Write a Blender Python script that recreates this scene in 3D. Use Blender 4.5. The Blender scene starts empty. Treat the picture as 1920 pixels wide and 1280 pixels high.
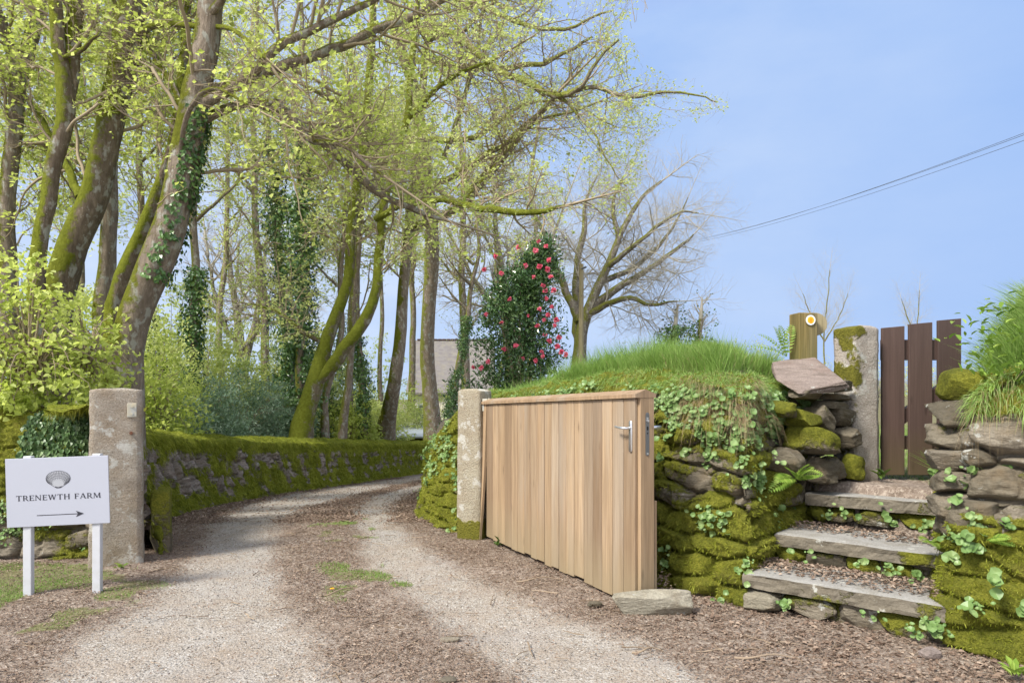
import bpy, math, random
import numpy as np
rad = math.radians
SC = bpy.context.scene
COL = SC.collection
# ------------------------------------------------------------------ camera, sky, sun, exposure
EYE, F0, CX, HY = 1.27, 1280.0, 960.0, 740.0
cam = bpy.data.cameras.new('camera'); cam.lens = 24; cam.sensor_width = 36
cam.clip_start = .05; cam.clip_end = 3000; cam.shift_y = (HY - 640) / 1920
camo = bpy.data.objects.new('camera', cam); COL.objects.link(camo)
camo.location = (0, 0, EYE); camo.rotation_euler = (rad(90), 0, 0)
SC.camera = camo
SUN_AZ, SUN_EL = rad(-130), rad(48)      # azimuth clockwise from +Y
w = bpy.data.worlds.new('World'); SC.world = w; w.use_nodes = True
nt = w.node_tree; nt.nodes.clear()
def wn(t, **k):
    n = nt.nodes.new(t)
    for a, b in k.items(): setattr(n, a, b)
    return n
sky = wn('ShaderNodeTexSky', sky_type='NISHITA', sun_disc=False, sun_elevation=SUN_EL,
         sun_rotation=SUN_AZ, air_density=1.2, dust_density=.9, ozone_density=3.0)
tc = wn('ShaderNodeTexCoord'); mp = wn('ShaderNodeMapping'); mp.inputs['Scale'].default_value = (1, 1, 2.4)
cn = wn('ShaderNodeTexNoise'); cn.inputs['Scale'].default_value = 1.5; cn.inputs['Detail'].default_value = 7
cn.inputs['Roughness'].default_value = .58
cr = wn('ShaderNodeValToRGB'); cr.color_ramp.elements[0].position = .42; cr.color_ramp.elements[1].position = .72
# thin veil of cloud, thicker towards the left half of the sky
sx = wn('ShaderNodeSeparateXYZ'); lr = wn('ShaderNodeMapRange')
lr.inputs['From Min'].default_value = .62; lr.inputs['From Max'].default_value = -.35
lr.inputs['To Min'].default_value = .14; lr.inputs['To Max'].default_value = .92
ml = wn('ShaderNodeMath', operation='MULTIPLY')
ad = wn('ShaderNodeMath', operation='MULTIPLY_ADD'); ad.inputs[1].default_value = .80; ad.inputs[2].default_value = .22
mx = wn('ShaderNodeMix', data_type='RGBA')
cl = wn('ShaderNodeRGB'); cl.outputs[0].default_value = (3.3, 3.65, 4.1, 1)
tint = wn('ShaderNodeMix', data_type='RGBA', blend_type='MULTIPLY'); tint.inputs['Factor'].default_value = 1
tint.inputs['B'].default_value = (1.16, 1.0, 1.06, 1)
lift = wn('ShaderNodeMix', data_type='RGBA', blend_type='DARKEN'); lift.inputs['Factor'].default_value = 1
lift.inputs['B'].default_value = (1.22, 2.0, 3.65, 1)
bg = wn('ShaderNodeBackground'); bg.inputs['Strength'].default_value = .12
wo = wn('ShaderNodeOutputWorld')
L = nt.links.new
L(tc.outputs['Generated'], mp.inputs['Vector']); L(mp.outputs[0], cn.inputs['Vector']); L(cn.outputs['Fac'], cr.inputs[0])
L(tc.outputs['Generated'], sx.inputs[0]); L(sx.outputs['X'], lr.inputs['Value'])
L(cr.outputs[0], ad.inputs[0]); L(ad.outputs[0], ml.inputs[0]); L(lr.outputs[0], ml.inputs[1])
hz_ = wn('ShaderNodeMapRange'); hz_.inputs['From Min'].default_value = .42; hz_.inputs['From Max'].default_value = .02; hz_.inputs['To Max'].default_value = .22
hm = wn('ShaderNodeMix', data_type='RGBA'); hm.inputs['B'].default_value = (2.9, 3.4, 4.1, 1)
L(sx.outputs['Z'], hz_.inputs['Value']); L(hz_.outputs[0], hm.inputs['Factor']); L(hm.outputs['Result'], mx.inputs['A'])
L(sky.outputs[0], tint.inputs['A']); L(tint.outputs['Result'], lift.inputs['A']); L(lift.outputs['Result'], hm.inputs['A'])
L(cl.outputs[0], mx.inputs['B']); L(ml.outputs[0], mx.inputs['Factor'])
# unseen bright broken cloud, added behind the camera as soft fill for front faces
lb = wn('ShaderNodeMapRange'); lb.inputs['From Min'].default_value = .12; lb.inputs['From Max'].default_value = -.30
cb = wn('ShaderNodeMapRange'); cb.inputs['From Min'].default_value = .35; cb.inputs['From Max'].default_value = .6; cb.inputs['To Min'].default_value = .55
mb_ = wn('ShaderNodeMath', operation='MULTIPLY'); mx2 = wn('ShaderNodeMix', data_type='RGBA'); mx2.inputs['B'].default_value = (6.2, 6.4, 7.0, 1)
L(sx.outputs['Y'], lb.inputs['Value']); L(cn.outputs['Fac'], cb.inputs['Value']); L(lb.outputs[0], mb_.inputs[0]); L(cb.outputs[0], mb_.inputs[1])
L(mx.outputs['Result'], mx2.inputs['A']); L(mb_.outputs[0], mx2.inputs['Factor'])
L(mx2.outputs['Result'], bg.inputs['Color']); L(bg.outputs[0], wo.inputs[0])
sd = bpy.data.lights.new('sun', 'SUN'); sd.energy = 3.1; sd.angle = rad(13); sd.color = (1, .95, .86)
so = bpy.data.objects.new('sun', sd); COL.objects.link(so)
so.rotation_euler = (rad(90) - SUN_EL, 0, math.pi - SUN_AZ)
SC.view_settings.view_transform = 'Standard'; SC.view_settings.look = 'None'
SC.view_settings.gamma = 1; SC.view_settings.use_curve_mapping = False
SC.view_settings.exposure = 1.08
SC.render.engine = 'CYCLES'; SC.cycles.use_denoising = True; SC.cycles.max_bounces = 6
SC.cycles.diffuse_bounces = 3; SC.cycles.glossy_bounces = 2; SC.cycles.transmission_bounces = 3
SC.cycles.use_adaptive_sampling = True; SC.cycles.adaptive_threshold = .02

# ------------------------------------------------------------------ numpy helpers
def A(*a): return np.array(a, float)
def rg(seed): return np.random.default_rng(seed)
def nrm(v): return v / np.maximum(np.linalg.norm(v, axis=-1, keepdims=True), 1e-9)
def sst(x, a, b):
    t = np.clip((x - a) / (b - a), 0, 1); return t * t * (3 - 2 * t)
def _h(i, j, k, s):
    n = (i * 374761393 + j * 668265263 + k * 2147483647 + s * 1274126177) & 0xffffffff
    n = ((n ^ (n >> 13)) * 1274126177) & 0xffffffff
    n = ((n ^ (n >> 15)) * 2246822519) & 0xffffffff
    return ((n ^ (n >> 16)) & 0xffffff) / 8388607.5 - 1
def vn(x, y, z=0, s=0):
    x, y, z = np.broadcast_arrays(np.asarray(x, float), np.asarray(y, float), np.asarray(z, float))
    i, j, k = [np.floor(a).astype(np.int64) for a in (x, y, z)]
    f, g, h = x - i, y - j, z - k
    f, g, h = [a * a * (3 - 2 * a) for a in (f, g, h)]
    r = 0
    for a in (0, 1):
        for b in (0, 1):
            for c in (0, 1):
                r = r + _h(i + a, j + b, k + c, s) * (f if a else 1 - f) * (g if b else 1 - g) * (h if c else 1 - h)
    return r
def fbm(x, y, z=0, s=0, o=3, g=.5):
    r, a, n = 0, 1, 0
    for q in range(o):
        r = r + a * vn(np.asarray(x) * 2 ** q, np.asarray(y) * 2 ** q, np.asarray(z) * 2 ** q, s + q * 7); n += a; a *= g
    return r / n
def P(px, py, Y): return A((px - CX) / F0 * Y, Y, EYE - (py - HY) / F0 * Y)
def spline(pts, n):
    p = np.asarray(pts, float); p = np.vstack([2 * p[0] - p[1], p, 2 * p[-1] - p[-2]]); m = len(p) - 3
    t = np.linspace(0, m - 1e-6, n * 12); i = t.astype(int); f = (t - i)[:, None]
    a, b, c, d = p[i], p[i + 1], p[i + 2], p[i + 3]
    q = .5 * ((2 * b) + (-a + c) * f + (2 * a - 5 * b + 4 * c - d) * f ** 2 + (-a + 3 * b - 3 * c + d) * f ** 3)
    nd = min(q.shape[1], 3)
    l = np.r_[0, np.cumsum(np.linalg.norm(np.diff(q[:, :nd], axis=0), axis=1))]
    u = np.linspace(0, l[-1], n)
    return np.stack([np.interp(u, l, q[:, k]) for k in range(q.shape[1])], 1)

# ------------------------------------------------------------------ objects
ORG = {}
def props(o, label=None, cat=None, group=None, kind=None):
    for k, v in (('label', label), ('category', cat), ('group', group), ('kind', kind)):
        if v: o[k] = v
    return o
def thing(name, loc, label, cat, group=None, kind=None):
    o = bpy.data.objects.new(name, None); COL.objects.link(o); o.empty_display_size = .1
    o.location = tuple(loc); ORG[o] = np.array(loc, float)
    return props(o, label, cat, group, kind)
def mk(name, V, F, mat, parent=None, smooth=False, org=None, **attrs):
    V = np.asarray(V, float).reshape(-1, 3)
    F = [np.asarray(f, np.int64) for f in (F if isinstance(F, list) else [F]) if len(f)]
    if parent is not None: o0 = ORG[parent]
    elif org is not None: o0 = np.array(org, float)
    else: o0 = A((V[:, 0].min() + V[:, 0].max()) / 2, (V[:, 1].min() + V[:, 1].max()) / 2, V[:, 2].min())
    me = bpy.data.meshes.new(name)
    me.vertices.add(len(V)); me.vertices.foreach_set('co', (V - o0).astype(np.float32).ravel())
    nl = sum(f.size for f in F); npg = sum(len(f) for f in F)
    me.loops.add(nl); me.loops.foreach_set('vertex_index', np.concatenate([f.ravel() for f in F]).astype(np.int32))
    me.polygons.add(npg)
    tot = np.concatenate([np.full(len(f), f.shape[1]) for f in F])
    me.polygons.foreach_set('loop_start', np.r_[0, np.cumsum(tot)[:-1]].astype(np.int32))
    me.polygons.foreach_set('use_smooth', np.full(npg, bool(smooth)))
    for k, v in attrs.items():
        a = me.attributes.new(k, 'FLOAT', 'POINT'); a.data.foreach_set('value', np.broadcast_to(np.asarray(v, np.float32), (len(V),)).copy())
    me.update(calc_edges=True)
    if mat is not None: me.materials.append(mat)
    o = bpy.data.objects.new(name, me); COL.objects.link(o)
    if parent is not None: o.parent = parent
    else: o.location = tuple(o0)
    ORG[o] = o0
    return o
class MB:
    def __init__(s): s.V = []; s.F = []; s.n = 0; s.T = []
    def add(s, V, F, t=0.):
        V = np.asarray(V, float).reshape(-1, 3)
        for f in (F if isinstance(F, list) else [F]):
            if len(f): s.F.append(np.asarray(f, np.int64) + s.n)
        s.V.append(V); s.T.append(np.broadcast_to(np.asarray(t, float), (len(V),))); s.n += len(V)
        return s
    def build(s, name, mat, parent=None, smooth=False, **k):
        return mk(name, np.vstack(s.V), s.F, mat, parent, smooth, rnd=np.concatenate(s.T), **k)
def basis(ax, ay=None):
    ax = nrm(np.array(ax, float)); r = A(0, 0, 1) if abs(ax[2]) < .9 else A(1, 0, 0)
    ay = nrm(np.cross(r, ax)) if ay is None else nrm(np.array(ay, float)); return ax, ay, np.cross(ax, ay)
def box(c, s, ax=(1, 0, 0), ay=(0, 1, 0), bev=0.):
    """bevelled box: centre, full sizes, x and y axes (z from cross)"""
    ax = nrm(np.array(ax, float)); ay = nrm(np.array(ay, float)); az = np.cross(ax, ay)
    hx, hy, hz = [q / 2 for q in s]; b = min(bev, hx * .9, hy * .9, hz * .9)
    if b <= 0:
        v = A(*[(i * hx, j * hy, k * hz) for k in (-1, 1) for j in (-1, 1) for i in (-1, 1)])
        f = A((0, 2, 3, 1), (4, 5, 7, 6), (0, 1, 5, 4), (2, 6, 7, 3), (0, 4, 6, 2), (1, 3, 7, 5)).astype(int)
        return np.array(c) + v[:, :1] * ax + v[:, 1:2] * ay + v[:, 2:] * az, [f]
    v = []; ids = {}
    for i in (-1, 1):
        for j in (-1, 1):
            for k in (-1, 1):
                for a, d in enumerate(((hx, hy - b, hz - b), (hx - b, hy, hz - b), (hx - b, hy - b, hz))):
                    ids[i, j, k, a] = len(v); v.append((i * d[0], j * d[1], k * d[2]))
    q, t = [], []
    for s_ in (-1, 1):
        q.append([ids[s_, j, k, 0] for j, k in ((-1, -1), (1, -1), (1, 1), (-1, 1))][::s_])
        q.append([ids[i, s_, k, 1] for i, k in ((-1, -1), (-1, 1), (1, 1), (1, -1))][::s_])
        q.append([ids[i, j, s_, 2] for i, j in ((-1, -1), (1, -1), (1, 1), (-1, 1))][::s_])
        for s2 in (-1, 1):
            q.append([ids[s_, s2, -1, 0], ids[s_, s2, -1, 1], ids[s_, s2, 1, 1], ids[s_, s2, 1, 0]][::-s_ * s2])
            q.append([ids[s_, -1, s2, 0], ids[s_, -1, s2, 2], ids[s_, 1, s2, 2], ids[s_, 1, s2, 0]][::s_ * s2])
            q.append([ids[-1, s_, s2, 1], ids[-1, s_, s2, 2], ids[1, s_, s2, 2], ids[1, s_, s2, 1]][::-s_ * s2])
            for s3 in (-1, 1): t.append([ids[s_, s2, s3, 0], ids[s_, s2, s3, 1], ids[s_, s2, s3, 2]][::s_ * s2 * s3])
    v = np.array(v)
    return np.array(c) + v[:, :1] * ax + v[:, 1:2] * ay + v[:, 2:] * az, [np.array(q), np.array(t)]
def tubes(Pt, R, sides=6, bump=0., caps=False):
    """Pt (N,k,3), R (N,k) -> V, F"""
    Pt = np.asarray(Pt, float); R = np.asarray(R, float)
    if Pt.ndim == 2: Pt = Pt[None]; R = R[None]
    N, k, _ = Pt.shape
    T = nrm(np.gradient(Pt, axis=1)); av = nrm(Pt[:, -1] - Pt[:, 0] + 1e-6)
    ref = np.where(np.abs(av[:, 2:]) < .8, A(0, 0, 1), A(1, 0, 0)); a = nrm(np.cross(av, ref))[:, None]
    U = nrm(a - (a * T).sum(-1, keepdims=True) * T); W = np.cross(T, U)
    th = np.linspace(0, 2 * np.pi, sides, endpoint=False)
    d = U[:, :, None] * np.cos(th)[:, None] + W[:, :, None] * np.sin(th)[:, None]
    RR = R[:, :, None, None]
    if bump:
        q = Pt[:, :, None] + d * .35
        RR = RR * (1 + bump * fbm(q[..., 0] * 3, q[..., 1] * 3, q[..., 2] * 1.6, 5)[..., None])
    V = (Pt[:, :, None] + d * RR).reshape(-1, 3)
    n = np.arange(N)[:, None, None] * k * sides; i = np.arange(k - 1)[:, None] * sides; j = np.arange(sides); j2 = (j + 1) % sides
    Fq = np.stack([n + i + j, n + i + j2, n + i + sides + j2, n + i + sides + j], -1).reshape(-1, 4)
    F = [Fq]
    if caps:
        for q in range(N):
            for e, o in ((0, -1), (k - 1, 1)):
                c = len(V); V = np.vstack([V, Pt[q, e]]); b = q * k * sides + e * sides
                F.append(np.array([(b + jj, b + (jj + 1) % sides, c)[::o] for jj in range(sides)]))
    return V, F
def cyl(a, b, r, sides=16, r2=None):
    a = np.array(a, float); b = np.array(b, float); t = np.array([0, .002, .5, .998, 1])[:, None]
    r2 = r if r2 is None else r2; rr = r + (r2 - r) * t[:, 0]
    return tubes(a + (b - a) * t, rr * np.array([.97, 1, 1, 1, .97]), sides, caps=True)
def leaves(B, D, N, Ln, Wd, fine=False, fold=.12):
    """leaf blades: base points, directions, normals, lengths, widths"""
    D = nrm(D); N = nrm(N - (N * D).sum(-1, keepdims=True) * D); S = np.cross(D, N); n = len(B)
    Ln = np.broadcast_to(Ln, (n,))[:, None]; Wd = np.broadcast_to(Wd, (n,))[:, None] / 2; b = np.arange(n)[:, None]
    if not fine:
        V = np.stack([B, B + D * Ln * .45 + S * Wd + N * Ln * fold, B + D * Ln, B + D * Ln * .45 - S * Wd + N * Ln * fold], 1)
        return V.reshape(-1, 3), [b * 4 + np.array([0, 1, 2, 3])]
    up = N * Wd * .45
    V = np.stack([B, B + D * Ln * .28 + S * Wd * .9 + up, B + D * Ln * .66 + S * Wd * .85 + up - N * Ln * .06, B + D * Ln - N * Ln * .16,
                  B + D * Ln * .66 - S * Wd * .85 + up - N * Ln * .06, B + D * Ln * .28 - S * Wd * .9 + up], 1)
    return V.reshape(-1, 3), [np.vstack([b * 6 + np.array([0, 1, 2, 3]), b * 6 + np.array([0, 3, 4, 5])])]
def blades(B, D, Ln, Wd, bend, rng):
    """grass blades, curved: 5 verts"""
    n = len(B); D = nrm(D); S = nrm(np.cross(D, nrm(rng.normal(size=(n, 3)))))
    Ln = np.broadcast_to(Ln, (n,))[:, None]; Wd = np.broadcast_to(Wd, (n,))[:, None] / 2
    m = B + D * Ln * .5 + bend * .25; t = B + D * Ln * .9 + bend
    V = np.stack([B - S * Wd, B + S * Wd, m + S * Wd * .8, m - S * Wd * .8, t], 1); b = np.arange(n)[:, None] * 5
    return V.reshape(-1, 3), [b + np.array([0, 1, 2, 3]), b + np.array([3, 2, 4])]
def rndv(rng, n): return nrm(rng.normal(size=(n, 3)))

# ------------------------------------------------------------------ materials
class G:
    def __init__(s, name):
        s.m = bpy.data.materials.new(name); s.m.use_nodes = True; s.t = s.m.node_tree; s.t.nodes.clear()
        s.tc = s.n('ShaderNodeTexCoord')
    def n(s, t, ins=None, **k):
        n = s.t.nodes.new(t)
        for a, b in k.items(): setattr(n, a, b)
        for a, b in (ins or {}).items(): s.set(n.inputs[a], b)
        return n
    def set(s, inp, v):
        if isinstance(v, bpy.types.NodeSocket): s.t.links.new(v, inp)
        elif isinstance(v, tuple) and len(v) == 3 and inp.type == 'RGBA': inp.default_value = (*v, 1)
        else: inp.default_value = v
    def co(s, sc=(1, 1, 1), rot=(0, 0, 0)):
        m = s.n('ShaderNodeMapping', {'Vector': s.tc.outputs['Object'], 'Scale': sc, 'Rotation': rot}); return m.outputs[0]
    def noise(s, sc, det=4, ro=.55, v=None, dist=0.):
        return s.n('ShaderNodeTexNoise', {'Vector': v or s.tc.outputs['Object'], 'Scale': sc, 'Detail': det, 'Roughness': ro, 'Distortion': dist}).outputs['Fac']
    def vor(s, sc, v=None, feat='F1', out='Distance', rnd=1.):
        return s.n('ShaderNodeTexVoronoi', {'Vector': v or s.tc.outputs['Object'], 'Scale': sc, 'Randomness': rnd}, feature=feat).outputs[out]
    def at(s, name): return s.n('ShaderNodeAttribute', attribute_name=name).outputs['Fac']
    def ramp(s, f, *st, interp='LINEAR'):
        r = s.n('ShaderNodeValToRGB', {'Fac': f}); c = r.color_ramp; c.interpolation = interp
        while len(c.elements) < len(st): c.elements.new(.5)
        for e, (p, q) in zip(c.elements, st):
            e.position = p; e.color = (q, q, q, 1) if not isinstance(q, tuple) else (*q, 1)
        return r.outputs[0]
    def mix(s, f, a, b, mode='MIX'):
        m = s.n('ShaderNodeMix', {'Factor': f}, data_type='RGBA', blend_type=mode); s.set(m.inputs['A'], a); s.set(m.inputs['B'], b); return m.outputs['Result']
    def math(s, op, a, b=0., c=0.):
        m = s.n('ShaderNodeMath', operation=op)
        for i, v in enumerate((a, b, c)): s.set(m.inputs[i], v)
        return m.outputs[0]
    def bump(s, h, st=.5, d=.01, nrml=None):
        k = {'Height': h, 'Strength': st, 'Distance': d}
        if nrml: k['Normal'] = nrml
        return s.n('ShaderNodeBump', k).outputs[0]
    def up(s): return s.n('ShaderNodeSeparateXYZ', {0: s.n('ShaderNodeNewGeometry').outputs['Normal']})
    def out(s, col, rough=.8, nrml=None, spec=.3, metal=0., transl=None, tfac=.35):
        k = {'Base Color': col, 'Roughness': rough, 'Specular IOR Level': spec, 'Metallic': metal}
        if nrml: k['Normal'] = nrml
        sh = s.n('ShaderNodeBsdfPrincipled', k).outputs[0]
        if transl is not None:
            t = s.n('ShaderNodeBsdfTranslucent', {'Color': transl}).outputs[0]
            sh = s.n('ShaderNodeMixShader', {0: tfac, 1: sh, 2: t}).outputs[0]
        s.n('ShaderNodeOutputMaterial', {0: sh}); return s.m

def leaf_mat(name, c0, c1, c2, tfac=.4, rough=.5, spec=.35):
    g = G(name); r = g.at('rnd')
    c = g.ramp(r, (0., c0), (.5, c1), (1., c2)); c = g.mix(g.math('MULTIPLY', g.noise(1.3, 2), .5), c, c0)
    return g.out(c, rough, spec=spec, transl=g.mix(.5, c, (.9, 1., .35), 'MULTIPLY') if False else c, tfac=tfac)
M = {}
M['lime'] = leaf_mat('lime leaf', (.42, .50, .09), (.62, .70, .18), (.78, .82, .34), .60)
M['lime_soft'] = leaf_mat('soft lime leaf', (.46, .53, .15), (.64, .70, .25), (.78, .80, .40), .60)
M['green'] = leaf_mat('mid green leaf', (.05, .10, .02), (.11, .19, .03), (.20, .28, .06), .35)
M['ivy'] = leaf_mat('ivy leaf', (.035, .085, .02), (.09, .18, .045), (.20, .32, .09), .15, .32, .5)
M['wall_ivy'] = leaf_mat('wall ivy leaf', (.06, .12, .04), (.13, .22, .08), (.25, .34, .15), .2, .35, .5)
M['dark'] = leaf_mat('glossy camellia leaf', (.03, .075, .022), (.08, .16, .045), (.22, .33, .11), .12, .25, .6)
M['rhodo'] = leaf_mat('laurel leaf', (.13, .22, .11), (.28, .40, .25), (.52, .62, .46), .2, .3, .55)
M['pennywort'] = leaf_mat('pennywort leaf', (.12, .22, .06), (.22, .34, .11), (.40, .50, .22), .3, .4, .4)
M['fern'] = leaf_mat('fern frond', (.16, .28, .04), (.27, .40, .06), (.42, .52, .12), .4)
M['grass'] = leaf_mat('grass blade', (.14, .25, .04), (.27, .42, .09), (.46, .56, .20), .4, .5)
M['dead_grass'] = leaf_mat('dry grass', (.28, .20, .10), (.42, .32, .18), (.55, .44, .28), .3, .7, .2)
M['moss_tuft'] = leaf_mat('moss strand', (.13, .155, .014), (.32, .35, .04), (.56, .57, .12), .3, .9, .05)
M['litter'] = leaf_mat('fallen leaf', (.135, .09, .065), (.27, .195, .145), (.50, .40, .31), .1, .8, .2)
M['stick'] = leaf_mat('dead twig', (.12, .085, .06), (.25, .19, .13), (.42, .33, .24), .0, .85, .15)
M['petal'] = leaf_mat('camellia petal', (.72, .08, .16), (.88, .22, .31), (.95, .45, .52), .25, .5)
M['twig'] = leaf_mat('twig bark', (.26, .205, .14), (.34, .28, .19), (.38, .32, .21), .0, .85, .15)
M['twig_pale'] = leaf_mat('pale twig bark', (.34, .31, .25), (.42, .385, .31), (.48, .44, .36), .0, .85, .15)

def bark_mat(name, base, dark, mossy, mossc=(.13, .15, .012)):
    g = G(name)
    n1 = g.noise(6, 6, .7, g.co((1, 1, .6))); n2 = g.noise(30, 4, .6, g.co((1, 1, .22)))
    c = g.mix(g.ramp(n1, (.35, 0.), (.65, 1.)), dark, base)
    c = g.mix(g.ramp(n2, (.35, 0.), (.62, .75)), c, (base[0] * .42, base[1] * .40, base[2] * .38))
    lich = g.ramp(g.noise(11, 3, .6, g.co((1, 1, .6))), (.54, 0.), (.62, .75))
    c = g.mix(lich, c, (.42, .42, .36))
    sp = g.ramp(g.vor(26), (.0, 1.), (.16, 0.)); c = g.mix(g.math('MULTIPLY', sp, .7), c, (.55, .55, .50))
    nx = g.up(); side = g.math('MULTIPLY_ADD', nx.outputs[0], -.16, g.math('MULTIPLY', nx.outputs[2], .14))
    ms = g.math('ADD', g.noise(2.6, 8, .72), side)
    mk_ = g.ramp(ms, (.62 - mossy * .34, 0.), (.70 - mossy * .34, 1.))
    mc = g.mix(g.noise(22, 3), (mossc[0] * .35, mossc[1] * .38, .004), (mossc[0] * 1.5, mossc[1] * 1.5, mossc[2] * 1.5))
    c = g.mix(mk_, c, mc)
    hgt = g.math('ADD', g.math('MULTIPLY', g.noise(24, 6, .75, g.co((1.3, 1.3, .25))), 1.8), g.math('MULTIPLY', mk_, g.math('MULTIPLY', g.noise(90, 3), 1.2)))
    return g.out(c, .92, g.bump(hgt, .9, .03), .15)
M['bark'] = bark_mat('beech bark', (.38, .315, .245), (.22, .175, .13), .34, (.17, .18, .02))
M['bark_moss'] = bark_mat('mossy bark', (.30, .24, .175), (.17, .13, .09), .66, (.20, .22, .025))
M['bark_green'] = bark_mat('moss clad bark', (.32, .27, .19), (.20, .16, .10), .86, (.20, .22, .03))
M['bark_far'] = bark_mat('distant bark', (.38, .31, .235), (.26, .21, .155), .34, (.24, .25, .06))
M['bark_pale'] = bark_mat('pale grey bark', (.32, .28, .23), (.20, .17, .13), .35, (.22, .22, .06))

def stone_mat(name, c0, c1, c2, moss_lo=.47, green=(.215, .225, .026), warm=(.16, .105, .05), strat_k=1.):
    g = G(name); sid = g.at('rnd'); ms = g.at('moss')
    c = g.ramp(sid, (0., c0), (.5, c1), (1., c2))
    strat = g.noise(18, 5, .6, g.co((.5, .5, 3.0), (.12, .1, 0)))
    c = g.mix(g.ramp(strat, (.3, .55 * strat_k), (.6, 0.)), c, (c0[0] * .35, c0[1] * .33, c0[2] * .3))
    c = g.mix(g.ramp(g.noise(7, 4, .6), (.5, 0.), (.75, .55)), c, warm)
    c = g.mix(g.ramp(g.noise(9, 5, .65), (.63, 0.), (.66, .85)), c, (.50, .50, .45))
    fine = g.noise(95, 3, .65)
    c = g.mix(g.ramp(fine, (.35, .35), (.65, 0.)), c, (.06, .05, .035))
    mm = g.ramp(g.math('ADD', ms, g.math('MULTIPLY_ADD', g.noise(30, 4, .65), .5, -.25)), (moss_lo - .06, 0.), (moss_lo + .06, 1.))
    mn = g.math('MULTIPLY_ADD', g.noise(70, 4, .75), .55, g.math('MULTIPLY', g.noise(5, 4, .65), .5))
    mc = g.ramp(mn, (.30, (green[0] * .22, green[1] * .26, .006)), (.5, green), (.72, (green[0] * 2.1, green[1] * 1.95, green[2] * 2.2)))
    mc = g.mix(g.ramp(g.noise(4.5, 3, .6), (.55, 0.), (.72, .45)), mc, (.17, .13, .04))
    c = g.mix(mm, c, mc)
    h = g.math('ADD', g.math('MULTIPLY', g.noise(40, 6, .7, g.co((.7, .7, 2))), strat_k), g.math('MULTIPLY', mm, g.math('MULTIPLY', g.noise(110, 4, .75), 3.2)))
    return g.out(c, .9, g.bump(h, .9, .02), .2)
M['stone'] = stone_mat('hedge stone', (.145, .125, .09), (.21, .18, .13), (.30, .26, .20))
M['slate_wall'] = stone_mat('lane wall slate', (.20, .17, .135), (.30, .25, .205), (.44, .38, .34), .5, (.22, .25, .024), (.24, .165, .12))
M['step'] = stone_mat('step slate', (.14, .12, .09), (.21, .185, .145), (.36, .35, .33), .5, warm=(.20, .17, .12), strat_k=.3)
M['purple'] = stone_mat('purple slab', (.26, .205, .18), (.30, .24, .21), (.32, .26, .235), .62, warm=(.25, .17, .14))

def granite_mat(name, base, front_brown, moss_amt):
    g = G(name)
    c = g.mix(g.ramp(g.noise(5, 4), (.4, 0.), (.65, front_brown)), base, (.26, .185, .11))
    c = g.mix(g.ramp(g.vor(75), (.10, .5), (.38, 0.)), c, (.50, .46, .40))
    c = g.mix(g.ramp(g.noise(110, 4, .7), (.50, 0.), (.64, .6)), c, (.14, .105, .07))
    c = g.mix(g.ramp(g.noise(6.5, 7, .72), (.55, 0.), (.60, .75)), c, (.56, .55, .50))
    c = g.mix(g.ramp(g.noise(3.1, 5, .6, g.co((1, 1, .4))), (.50, 0.), (.64, .5)), c, (.20, .16, .10))
    ms = g.math('ADD', g.noise(5.5, 4, .6), g.math('MULTIPLY', g.at('moss'), .5))
    mm = g.ramp(ms, (.80 - moss_amt, 0.), (.86 - moss_amt, 1.))
    c = g.mix(mm, c, g.mix(g.noise(60, 3), (.05, .055, .01), (.24, .22, .03)))
    h = g.math('ADD', g.noise(60, 5, .75), g.math('MULTIPLY', mm, g.noise(70, 3)))
    return g.out(c, .9, g.bump(h, 1., .018), .2)
M['granite'] = granite_mat('brown granite', (.40, .355, .295), .6, .0)
M['granite_pale'] = granite_mat('pale granite', (.40, .36, .27), .35, .0)
M['granite_moss'] = granite_mat('pale mossy granite', (.46, .41, .36), .2, .14)

def wood_mat(name, cs, grain=.6, rough=.7, wk=1.):
    g = G(name); r = g.at('rnd')
    off = g.n('ShaderNodeCombineXYZ', {0: g.math('MULTIPLY', r, 13.), 1: g.math('MULTIPLY', r, 7.), 2: g.math('MULTIPLY', r, 3.)}).outputs[0]
    v = g.n('ShaderNodeVectorMath', {0: g.tc.outputs['Object'], 1: off}, operation='ADD').outputs[0]
    v1 = g.n('ShaderNodeMapping', {'Vector': v, 'Scale': (22, 22, .9)}).outputs[0]
    v2 = g.n('ShaderNodeMapping', {'Vector': v, 'Scale': (90, 90, 3)}).outputs[0]
    v3 = g.n('ShaderNodeMapping', {'Vector': v, 'Scale': (4, 4, .5)}).outputs[0]
    st = [(i / (len(cs) - 1), c) for i, c in enumerate(cs)]
    fr = g.n('ShaderNodeMath', {0: g.math('MULTIPLY', r, 7.31)}, operation='FRACT').outputs[0]
    c = g.ramp(fr, *st)
    c = g.mix(g.math('MULTIPLY', g.ramp(g.noise(1, 4, .6, v1, .6), (.35, 1.), (.62, 0.)), grain * .8), c, tuple(q * .45 for q in cs[0]))
    c = g.mix(g.math('MULTIPLY', g.ramp(g.noise(1, 3, .6, v2), (.4, 1.), (.6, 0.)), grain * .6), c, tuple(q * .4 for q in cs[0]))
    kn = g.n('ShaderNodeMapping', {'Vector': v, 'Scale': (9, 9, 2.6)}).outputs[0]
    c = g.mix(g.math('MULTIPLY', g.ramp(g.vor(1, kn), (.04, 1.), (.13, 0.)), .65), c, tuple(q * .4 for q in cs[0]))
    c = g.mix(g.ramp(g.noise(1, 4, .6, v3), (.5, 0.), (.72, .55 * wk)), c, (.36, .31, .25))
    return g.m, g, c, g.noise(1, 3, .6, v2)
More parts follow.
